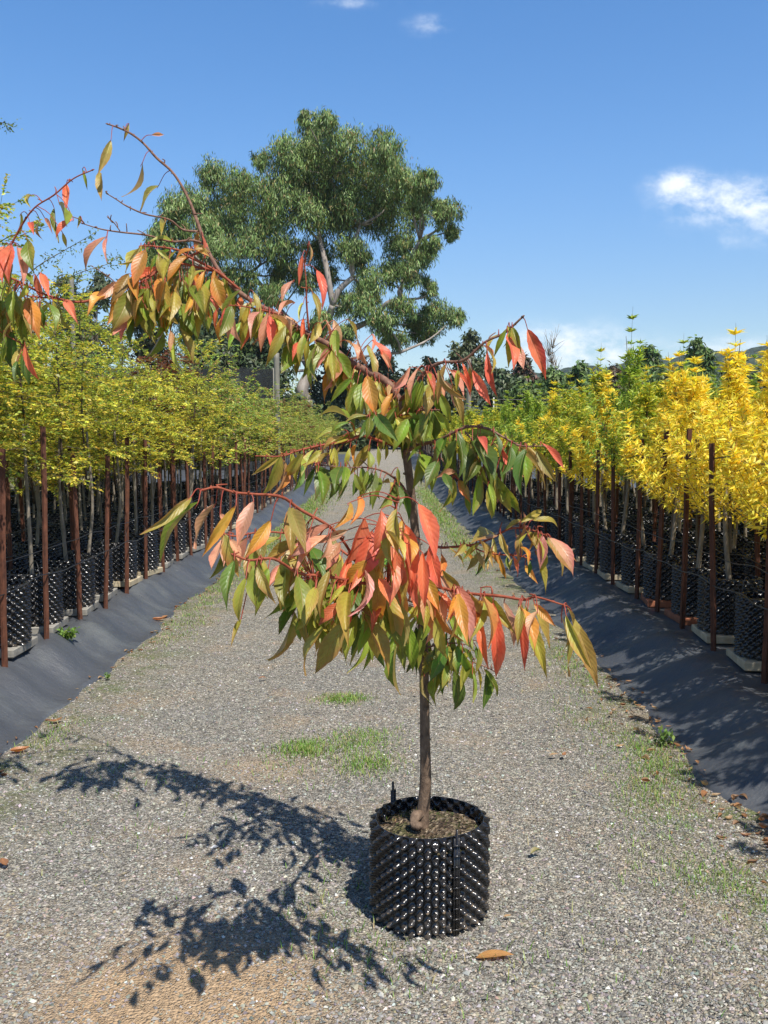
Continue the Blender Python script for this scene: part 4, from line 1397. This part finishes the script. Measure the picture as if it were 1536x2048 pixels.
def shade_cloth():
    mb = MB()
    x0, x1, y = -26.0, at(546, 740, 40)[0], 40.0
    zt = at(500, 736, 40)[2]
    xs = np.linspace(x0, x1, 60)
    zs = np.linspace(0, 1, 8)
    Z, X = np.meshgrid(zs, xs, indexing='ij')
    base = float(gz(y))
    top = zt - base - .05 * np.abs(np.sin(X * 1.0))
    for s in (0, .012):
        V = np.stack([X, np.full_like(X, s) + .06 * np.sin(X * 2.1) * np.sin(3 * Z), Z * top], -1).reshape(-1, 3)
        i, j = np.meshgrid(np.arange(7), np.arange(59), indexing='ij')
        i, j = i.ravel(), j.ravel()
        mb.add(V, np.stack([i * 60 + j, i * 60 + j + 1, (i + 1) * 60 + j + 1, (i + 1) * 60 + j], 1))
    root = thing('shade_cloth_screen', 'dark shade cloth screen stretched behind the small-leaved trees', 'screen', (0, y, base))
    link('cloth', mb.mesh('cloth', M['net']), root)
    mb = MB()
    tube(mb, [(x0, 0, zt - base), (x1, 0, zt - base)], .012, 5, 1)
    link('top_wire', mb.mesh('top_wire', M['pipe']), root)
    for k in range(4):
        xx = x1 - k * 7
        mb = MB()
        tube(mb, [(xx, .09, -.05), (xx, .09, zt - base)], .06, 8, 1)
        link('post', mb.mesh('post', M['pole']), root)


shade_cloth()


def far_wall():
    a, b = at(942, 846, 64), at(1045, 842, 64)
    mb = MB()
    zb = float(gz(64)) - .1
    h = a[2] - zb
    w = b[0] - a[0]
    box(mb, (w / 2, 0, h / 2), (w, .3, h), (1, 1, 1), .03)
    box(mb, (w / 2, 0, h + .08), (w + .2, .5, .16), (1, 1, 1), .03)
    thing('boundary_wall', 'low pale wall at the far end of the upright trees', 'wall', (a[0], 64, zb), None, mb.mesh('boundary_wall', M['white']))
    x0, x1, Y = at(925, 800, 58)[0], at(1300, 800, 58)[0], 58
    zt = at(1000, 798, 58)[2]
    base = float(gz(58))
    root = thing('wire_fence', 'thin wire fence on pale posts in front of the dark shrubs', 'fence', (x0, Y, base))
    for k in range(7):
        mb = MB()
        xx = (x1 - x0) * k / 6
        tube(mb, [(xx, 0, -.05), (xx, 0, zt - base + .1)], .04, 6, 1)
        link('post', mb.mesh('post', M['white']), root)
    for k in range(3):
        mb = MB()
        zz = (zt - base) * (1 - .25 * k)
        tube(mb, [(0, -.045, zz), ((x1 - x0) / 2, -.045, zz - .06), (x1 - x0, -.045, zz)], .012, 4, 4)
        link('wire', mb.mesh('wire', M['pole']), root)


far_wall()


# ------------------------------------------------------------------ the big gum tree and other far trees
def foliage_clump(mb, c, rad, n, ln, wd, cols, w, r, hang=1.0, tiers=9):
    """leaf sprays hung through a clump, in many uneven tufts"""
    c, rad = np.asarray(c), np.asarray(rad)
    nt = max(4, int(n / 46))
    d = unit(r.normal(0, 1, (nt, 3)) + np.array([0, 0, .25]))
    tc = c + d * rad * (r.random((nt, 1)) ** .4) * .95
    per = max(6, n // nt)
    i = np.repeat(np.arange(nt), per)
    m = len(i)
    sp = np.array([.34, .34, .36]) * (rad.mean() * .5)
    pos = tc[i] + r.normal(0, 1, (m, 3)) * sp
    dirs = np.stack([r.normal(0, .45, m), r.normal(0, .45, m), -hang + r.normal(0, .35, m)], 1)
    nh = d[i] * 1.3 + r.normal(0, .5, (m, 3)) + np.array([0, -.1, .5])
    L = ln * r.uniform(.6, 1.35, m)
    tone = (1 + r.normal(0, .16, (nt, 1)))[i]
    leaf_cards(mb, pos, dirs, nh, L, wd * r.uniform(.7, 1.3, m), np.clip(palette(cols, m, r, w, .2) * tone, .008, .8), .15)


def gum_tree():
    r = np.random.default_rng(8)
    Y0 = 80.0
    CL = [(630, 262, 36, 42), (575, 318, 52, 44), (690, 300, 55, 48), (765, 308, 45, 46), (640, 345, 75, 52), (735, 372, 70, 52), (822, 372, 44, 42), (858, 360, 22, 26), (425, 352, 34, 40), (475, 372, 34, 44), (392, 408, 50, 42), (460, 425, 55, 50), (345, 428, 32, 50), (322, 478, 36, 36), (545, 398, 58, 56), (605, 425, 55, 46), (672, 440, 62, 46), (752, 438, 56, 46), (828, 425, 44, 40), (895, 432, 32, 36), (903, 462, 16, 18), (862, 486, 22, 18), (505, 490, 56, 44), (432, 500, 46, 42), (382, 518, 46, 38), (572, 497, 46, 36), (640, 508, 42, 30), (705, 500, 36, 32), (800, 495, 40, 40), (828, 545, 36, 40), (860, 575, 20, 24), (742, 572, 40, 40), (730, 612, 36, 32), (808, 612, 30, 26), (866, 632, 44, 34), (908, 636, 22, 26), (850, 668, 34, 20), (788, 678, 32, 20), (482, 560, 46, 36), (402, 575, 55, 44), (332, 560, 38, 36), (298, 520, 24, 30), (450, 618, 55, 44), (545, 590, 34, 32), (560, 676, 40, 36), (480, 690, 60, 40), (690, 668, 30, 24), (520, 320, 16, 24), (540, 440, 40, 36), (700, 400, 44, 36), (620, 300, 30, 26), (790, 345, 34, 30), (650, 390, 40, 34), (585, 365, 40, 34), (780, 402, 34, 30), (360, 465, 28, 30), (410, 455, 34, 30), (330, 520, 26, 26), (655, 240, 20, 20), (610, 236, 16, 16), (840, 400, 26, 22), (880, 410, 20, 20), (355, 625, 44, 42), (520, 655, 46, 36), (605, 560, 32, 30), (400, 680, 60, 40), (520, 720, 60, 36), (445, 735, 60, 30), (690, 605, 30, 28), (770, 645, 36, 28), (640, 645, 34, 28), (832, 645, 30, 26), (845, 515, 30, 28), (785, 545, 34, 30), (650, 555, 36, 28), (720, 520, 34, 26), (455, 460, 40, 36), (560, 545, 40, 32)]
    base = at(612, 850, Y0)
    base[2] = float(gz(Y0)) - .3
    root = thing('gum_tree', 'huge spreading eucalyptus with pale limbs towering over the far end of the track', 'tree', tuple(base))
    mb = MB()
    wood = MB()
    k = Y0 / F_PX * .94
    nodes = [np.array(at(*q)) for q in ((612, 800, 80), (622, 740, 80), (640, 685, 80), (600, 690, 81), (560, 620, 81), (500, 545, 80), (665, 610, 79), (705, 555, 79), (640, 480, 80), (745, 640, 80), (800, 600, 79), (720, 450, 80), (600, 400, 81), (420, 540, 80), (660, 350, 80), (840, 480, 80), (800, 705, 78), (470, 640, 82))]
    links = ((0, 1), (1, 2), (1, 3), (3, 4), (4, 5), (2, 6), (6, 7), (6, 8), (2, 9), (9, 10), (7, 11), (8, 12), (5, 13), (11, 14), (10, 15), (9, 16), (3, 17))
    rads = [.55, .42, .32, .28, .22, .17, .27, .21, .18, .22, .17, .15, .14, .11, .09, .10, .12, .12]
    tube(wood, [base, (base + nodes[0]) / 2, nodes[0]], [.75, .62, .55], 12, 4)
    for a, b in links:
        mid = (nodes[a] + nodes[b]) / 2 + r.normal(0, .3, 3)
        tube(wood, [nodes[a], mid, nodes[b]], [rads[a] * .9, (rads[a] * .6 + rads[b] * .5), rads[b]], 9, 4)
    for (cx, cy, rx, ry) in CL:
        c = at(cx, cy, Y0 + r.uniform(-4.5, 4.5))
        R = np.array([rx, (rx + ry) * .5, ry]) * k
        foliage_clump(mb, c, R, int(500 + rx * ry * 1.15), .44, .08, [(.16, .25, .07), (.225, .31, .095), (.11, .175, .055), (.27, .22, .08), (.27, .35, .125)], [.34, .26, .2, .1, .1], r)
        lower = [q for q in range(2, len(nodes)) if nodes[q][2] < c[2] + 1] or [0, 1]
        q = min(lower, key=lambda i: np.linalg.norm(nodes[i] - c))
        m = (nodes[q] + c) / 2 + np.array([r.normal(0, .4), r.normal(0, .4), -.3])
        tube(wood, [nodes[q], m, c], [.13, .08, .03], 6, 4)
    link('trunk', wood.mesh('trunk', M['eucbark'], off=base), root)
    link('crown', mb.mesh('crown', M['euc'], off=base), root)


gum_tree()


def far_tree(name, label, px, py, w, Y, cols, cw, n=2600, ln=.38, wd=.13, hang=.5, trunk=.16, top_bias=0.0, mat='darkbark', bottom=None, seed=0, bare=False, group=None):
    """a tree or shrub beyond the rows; px, py: its top; w: its width in the same units"""
    r = np.random.default_rng(int(px * 7 + py + seed))
    p = at(px, py, Y)
    zb = float(gz(Y)) - .1
    k = Y / F_PX
    H, W = p[2] - zb, w * k
    root = thing(name, label, 'shrub' if 'shrub' in name else 'tree', (p[0], Y, zb), group)
    wood, mb = MB(), MB()
    lo = .06 if bottom is None else bottom
    tube(wood, [(0, 0, 0), (.1, 0, H * .4), (r.normal(0, .15), 0, H * .9)], [trunk, trunk * .7, trunk * .15], 8, 4)
    nc = 9 if not bare else 14
    for i in range(nc):
        t = (i + .5) / nc
        z = H * (lo + (1 - lo) * t)
        prof = math.sin(math.pi * min(.18 + .74 * t, .97)) ** .8
        off = np.array([r.uniform(-1, 1) * W * .3 * prof, r.uniform(-1, 1) * W * .3 * prof, 0])
        c = np.array([0, 0, z]) + off
        tube(wood, [(0, 0, z * .75), c * np.array([.5, .5, 1]) - np.array([0, 0, H * .03]), c], [trunk * .35, trunk * .2, trunk * .06], 5, 3)
        if bare:
            for _ in range(10):
                e = c + np.array([r.normal(0, W * .3), r.normal(0, W * .3), r.uniform(.05, .25) * H])
                tube(wood, [c, (c + e) / 2 + r.normal(0, .1, 3), e], [.03, .018, .008], 4, 2)
        R = np.array([W * .36 * prof, W * .36 * prof, H * (1 - lo) / nc * 1.25])
        foliage_clump(mb, c, R, int(n / nc * (.1 if bare else 1)), ln, wd, cols, cw, r, hang)
    link('trunk', wood.mesh('trunk', M[mat]), root)
    link('crown', mb.mesh('crown', M['euc']), root)


DK = [(.055, .085, .035), (.08, .11, .05), (.04, .06, .028), (.12, .14, .065)]
DKW = [.35, .3, .2, .15]
GG = [(.12, .15, .075), (.09, .12, .06), (.16, .17, .09)]
RB = [(.13, .07, .045), (.09, .06, .04), (.08, .09, .045)]
MG = [(.11, .18, .05), (.08, .13, .04), (.15, .22, .065)]
for i, (nm, lab, px, py, w, Y, c, cw) in enumerate((
        ('evergreen_tree', 'dark evergreen tree behind the shade cloth, nearest the tall timber pole', 505, 655, 170, 72, DK, DKW),
        ('evergreen_tree', 'dark low evergreen tree behind the middle of the shade cloth', 415, 640, 170, 74, DK, DKW),
        ('evergreen_tree', 'dark bushy tree in the shade right of the gum trunk', 672, 700, 120, 86, DK, DKW),
        ('evergreen_tree', 'dark bushy tree closing the far end of the gravel track', 765, 712, 160, 90, DK, DKW),
        ('dusty_shrub', 'dusty grey-green shrub just past the end of the track', 850, 728, 110, 84, GG, [.4, .4, .2]),
        ('dusty_shrub', 'low dark shrub by the grey timber pole', 905, 762, 110, 76, DK, DKW),
        ('gum_sapling', 'small drooping gum tree behind the grey timber pole', 940, 672, 90, 88, GG, [.4, .4, .2]),
        ('dark_shrub', 'dark shrub just behind the low pale wall', 1010, 745, 120, 80, DK, DKW),
        ('dark_shrub', 'mixed dark green shrub beside the reddish one', 1085, 748, 130, 78, MG, [.4, .3, .3]),
        ('reddish_shrub', 'reddish brown shrub beyond the wire fence behind the green spires', 1222, 742, 120, 74, RB, [.4, .3, .3]),
        ('reddish_shrub', 'reddish brown shrub under the bare tree', 1048, 722, 70, 84, RB, [.4, .3, .3]),
        ('broad_tree', 'round mid-green tree peeping over the yellow spires', 1385, 690, 130, 82, MG, [.4, .3, .3]),
        ('broad_tree', 'round mid-green tree behind the green spires', 1300, 702, 110, 84, MG, [.4, .3, .3]),
        ('broad_tree', 'dark green tree behind the rightmost yellow spires', 1500, 730, 160, 78, DK, DKW),
        ('broad_tree', 'dark green tree filling the gap behind the bright yellow rows', 1420, 760, 150, 70, MG, [.4, .3, .3]),
        ('broad_tree', 'mid-green tree between the bare tree and the reddish brown shrub', 1155, 738, 110, 80, MG, [.4, .3, .3]),
        ('broad_tree', 'low mid-green tree just right of the reddish brown shrub', 1268, 738, 90, 79, MG, [.4, .3, .3]),
        ('broad_tree', 'broad mid-green tree filling the band behind the lime green spires', 1190, 765, 150, 72, MG, [.4, .3, .3]),
        ('grey_green_tree', 'grey-green tree beyond the golden crowns, right of the pale pole', 190, 555, 110, 84, GG, [.4, .4, .2]),
        ('grey_green_tree', 'grey-green tree beyond the golden crowns, behind the pale pole', 118, 565, 120, 86, GG, [.4, .4, .2]),
        ('grey_green_tree', 'grey-green tree at the edge of the view behind the golden crowns', 20, 590, 150, 84, GG, [.4, .4, .2]),
        ('grey_green_tree', 'grey-green tree between the golden crowns and the huge gum', 290, 560, 130, 88, GG, [.4, .4, .2]))):
    far_tree(nm, lab, px, py, w, Y, c, cw, seed=i, n=7500, ln=.5, wd=.2, mat='eucbark' if 'gum' in nm or 'grey' in nm else 'darkbark')
far_tree('bare_tree', 'nearly bare thin tree with pale twigs rising above the shrubs', 1105, 690, 46, 80, [(.3, .2, .12)], [1.0], n=2200, ln=.2, wd=.07, bare=True, mat='palebark', trunk=.1)
far_tree('dark_shrub', 'dark hedge-like shrub behind the olive green trees', 600, 800, 120, 70, DK, DKW, n=7000, ln=.5, wd=.2, seed=40)
far_tree('dark_shrub', 'dark shrub left of the far end of the track', 690, 820, 90, 78, DK, DKW, n=7000, ln=.5, wd=.2, seed=41)


# ------------------------------------------------------------------ long sprays of the tall left trees, in front of the sky
def spray(pts, label, r0):
    r = np.random.default_rng(int(pts[0][0] + 900))
    mb = MB()
    W = [at(*p) for p in pts]
    base = W[0].copy()
    tube(mb, W, np.linspace(r0, .0015, len(W)), 6, 5, (.13, .09, .06))
    SP, _ = smooth_path(W, np.zeros(len(W)), 12)
    T = unit(np.gradient(SP, axis=0))
    pos, d = [], []
    for k in range(4, len(SP)):
        for q in range(2):
            if r.random() < .3:
                continue
            o = unit(r.normal(0, 1, 3) + np.array([0, 0, -.3]))
            tw = r.uniform(.03, .10)
            for m in range(4):
                pos.append(SP[k] + o * tw * m / 3)
                d.append(o + r.normal(0, .6, 3))
    n = len(pos)
    L = .026 * r.uniform(.6, 1.2, n)
    leaf_cards(mb, np.array(pos), np.array(d), r.normal(0, 1, (n, 3)) + np.array([0, 0, .6]), L, L * .5, palette([(.14, .2, .05), (.2, .25, .06), (.3, .28, .07)], n, r, [.5, .3, .2]))
    return mb.mesh('branch', M['leaf'], off=base), base


LONG = thing('long_branched_tree', 'tallest small-leaved tree whose long thin sprays arch against the sky at the edge of view', 'potted tree', (-3.05, 6.75, ground_z(-3.05, 6.75)))
_pot = link('pot', rp_mesh, LONG)
link('soil', rs_mesh, _pot)
_off = np.array([-3.05, 6.75, ground_z(-3.05, 6.75)])
mb = MB()
tube(mb, [(0, 0, .32), (.02, 0, 1.2), (-.02, .02, 2.1), (.05, 0, 2.8), (-.05, 0, 3.4)], [.02, .017, .013, .009, .004], 8, 4)
link('trunk', mb.mesh('trunk', M['palebark']), LONG)
link('crown', fine_crown(131, 1.3, 2.5, .5, 30, .036, GOLD, [.12, .3, .34, .04, .2]), LONG)
for pts, r0 in (([(-60, 640, 6.75), (20, 580, 6.8), (75, 533, 6.85), (130, 500, 6.9), (193, 464, 6.95)], .006),
                ([(-110, 330, 6.75), (-60, 275, 6.7), (-15, 246, 6.7), (26, 249, 6.7)], .004),
                ([(-40, 700, 6.8), (70, 600, 7.0), (150, 550, 7.1), (210, 530, 7.2), (240, 512, 7.3)], .004),
                ):
    me, b = spray(pts, '', r0)
    o = link('branch', me, LONG)
    o.location = tuple(b - _off)


# ------------------------------------------------------------------ fallen leaves, weed
def fallen(name, label, x, y, L, code, rz, seed, z=None):
    global hr
    hr = np.random.default_rng(seed)
    mb = MB()
    d = np.array([math.cos(rz), math.sin(rz), .12])
    hero_leaf(mb, np.array([0, 0, .012]) - d * L / 2, np.array([0, 0, .012]) + d * L / 2, code, .38, roll=math.pi / 2 * 0 + hr.normal(0, .15), bend=.06)
    me = mb.mesh(name, M['hero_leaf'], uv=True)
    zb = ground_z(x, y) if z is None else z
    # lay it flat: rotate the blade so that its top looks up
    o = thing(name, label, 'leaf', (x, y, zb + .012), None, me)
    return o


def flat_leaf(mb, p, L, rz, col, r, curl=.25, wr=.45, seg=7):
    d = np.array([math.cos(rz), math.sin(rz), 0])
    s = np.array([-d[1], d[0], 0])
    up = np.array([0, 0, 1.0])
    V, C, U = [], [], []
    k1, k2 = r.uniform(.1, 1) * curl, r.uniform(-.5, 1) * curl
    for i in range(seg):
        t = i / (seg - 1)
        w = L * wr * .5 * max(math.sin(math.pi * t ** .85), .0) ** .8
        for j in range(5):
            u = (j - 2) / 2
            V.append(p + d * L * (t - .5) + s * u * w + up * (.004 + abs(u) ** 1.5 * w * k1 * 2.2 + L * k2 * (t - .5) ** 2 * 2 + (.10 * L * curl * t)))
            C.append(np.array(col) * (1 - .25 * abs(u) + r.normal(0, .05)))
            U.append((u * .5 + .5, t))
    i, j = np.meshgrid(np.arange(seg - 1), np.arange(4), indexing='ij')
    i, j = i.ravel(), j.ravel()
    mb.add(V, np.stack([i * 5 + j, i * 5 + j + 1, (i + 1) * 5 + j + 1, (i + 1) * 5 + j], 1), None, np.clip(C, .01, .9), U)


OR_, BR_, TAN, GRN_ = (.66, .32, .07), (.34, .12, .05), (.55, .38, .2), (.14, .25, .07)
for i, (px, py, L, c, rz, lab) in enumerate((
        (990, 1915, .125, OR_, .1, 'large orange leaf lying on the gravel just in front of the black pot'),
        (1072, 1707, .055, GRN_, .5, 'small green leaf lying on the gravel beside the black pot'),
        (1128, 1514, .05, BR_, 1.2, 'curled red-brown leaf alone on the open gravel behind the pot'),
        (1108, 1513, .05, TAN, .1, 'pale tan leaf tip lying against the curled red-brown leaf'),
        (525, 1358, .06, BR_, .2, 'brown leaf alone in the middle of the track beyond the shadow'),
        (110, 1446, .09, BR_, .6, 'red-brown leaf at the hem of the mat, nearest the sunlit fold'),
        (40, 1507, .10, (.58, .2, .06), .5, 'bright orange-brown leaf curled at the hem of the black mat'),
        (8, 1733, .07, BR_, 2.2, 'dark red leaf at the very edge of the view beside the shadow'),
        (1240, 1497, .05, TAN, .3, 'pale straw leaf on the gravel towards the shaded mat'),
        (1410, 1592, .07, BR_, .9, 'red-brown leaf lying on the grassy verge before the shaded mat'),
        (1015, 1838, .03, TAN, .3, 'tiny pale leaf scrap on the gravel beside the foot of the pot'),
        (318, 1243, .12, (.5, .17, .07), .4, 'reddish dead leaf heaped on the bulge of the mat hem'),
        (330, 1237, .10, (.55, .25, .1), 1.4, 'orange dead leaf on top of the mat hem bulge'))):
    r = np.random.default_rng(600 + i)
    d = ray(px, py)
    t = (0.0 - CAM_H) / d[2]
    x, y = d[0] * t, d[1] * t
    mb = MB()
    flat_leaf(mb, np.zeros(3), L, rz, c, r, .5 if i else .25, .34 if i == 0 else .45, 10)
    thing('fallen_leaf', lab, 'leaf', (x, y, max(ground_z(x, y), 0) + .006), None, mb.mesh('fallen_leaf', M['hero_leaf'], uv=True))

# drifts of dead leaves and twigs blown against the mats
r = np.random.default_rng(31)
mb = MB()
for side, n in ((1, 190), (-1, 110)):
    for _ in range(n):
        if side > 0:
            y = 3.2 + abs(r.normal(0, 1)) * 1.6 if r.random() < .75 else r.uniform(3, 14)
            x = edge_r(y) - abs(r.normal(0, .17)) + .06
        else:
            y = r.uniform(4.4, 15)
            x = edge_l(y) + abs(r.normal(0, .06)) - .02
        c = [(.30, .13, .06), (.42, .2, .09), (.22, .13, .08), (.45, .33, .19)][r.integers(4)]
        flat_leaf(mb, np.array([x, y, ground_z(x, y) + .004]), r.uniform(.018, .055), r.uniform(0, 6.28), c, r, .9, r.uniform(.3, .5), 5)
for _ in range(90):
    y = r.uniform(3.0, 6.5)
    x = edge_r(y) - abs(r.normal(0, .12)) + .02
    a = r.uniform(0, 6.28)
    L = r.uniform(.03, .12)
    p = np.array([x, y, ground_z(x, y) + .008])
    tube(mb, [p, p + np.array([math.cos(a), math.sin(a), .08]) * L], .0018, 4, 1, (.16, .11, .07))
kind(link('leaf_litter', mb.mesh('leaf_litter', M['hero_leaf'], uv=True)), 'stuff')


def weed(px, py, Y, label, h, n, cols):
    r = np.random.default_rng(int(px))
    p = at(px, py, Y)
    p[2] = ground_z(p[0], Y)
    mb = MB()
    for k in range(n):
        a = r.uniform(0, 6.28)
        e = np.array([math.cos(a) * h * r.uniform(.3, 1), math.sin(a) * h * r.uniform(.3, 1), h * r.uniform(.4, 1.1)])
        tube(mb, [(0, 0, 0), e * .5 + np.array([0, 0, .01]), e], .0018, 4, 2, cols[0])
        m = 9
        pos = np.linspace(.25, 1, m)[:, None] * e
        leaf_cards(mb, pos, e[None] * .5 / h + r.normal(0, .7, (m, 3)), np.array([0, 0, 1.0]) + r.normal(0, .4, (m, 3)), np.full(m, h * .42), np.full(m, h * .2), palette(cols, m, r))
    thing('weed', label, 'weed', tuple(p), None, mb.mesh('weed', M['grass']))


weed(133, 1268, 6.75, 'leafy green weed growing from the mat beside a concrete paver and rusty stake', .085, 16, [(.16, .28, .05), (.24, .36, .08)])
weed(1330, 1435, 4.9, 'thin green weed at the hem of the shaded mat', .09, 5, [(.12, .2, .05), (.18, .26, .06)])
weed(215, 1345, 6.3, 'small green seedling at the hem of the sunlit mat', .04, 6, [(.14, .26, .05), (.2, .3, .07)])


# ------------------------------------------------------------------ air between the yard and the hills
def haze():
    mb = MB()
    box(mb, (0, 465, 73), (2320, 1010, 152))
    n = NT('air')
    n.N.remove(n.b)
    v = n.node('ShaderNodeVolumePrincipled')
    v.inputs['Color'].default_value = (.80, .88, 1.0, 1)
    v.inputs['Density'].default_value = 0.00017
    v.inputs['Anisotropy'].default_value = 0.2
    n.L.new(v.outputs[0], n.out.inputs['Volume'])
    kind(link('haze', mb.mesh('haze', n.m, smooth=False)), 'stuff')


haze()
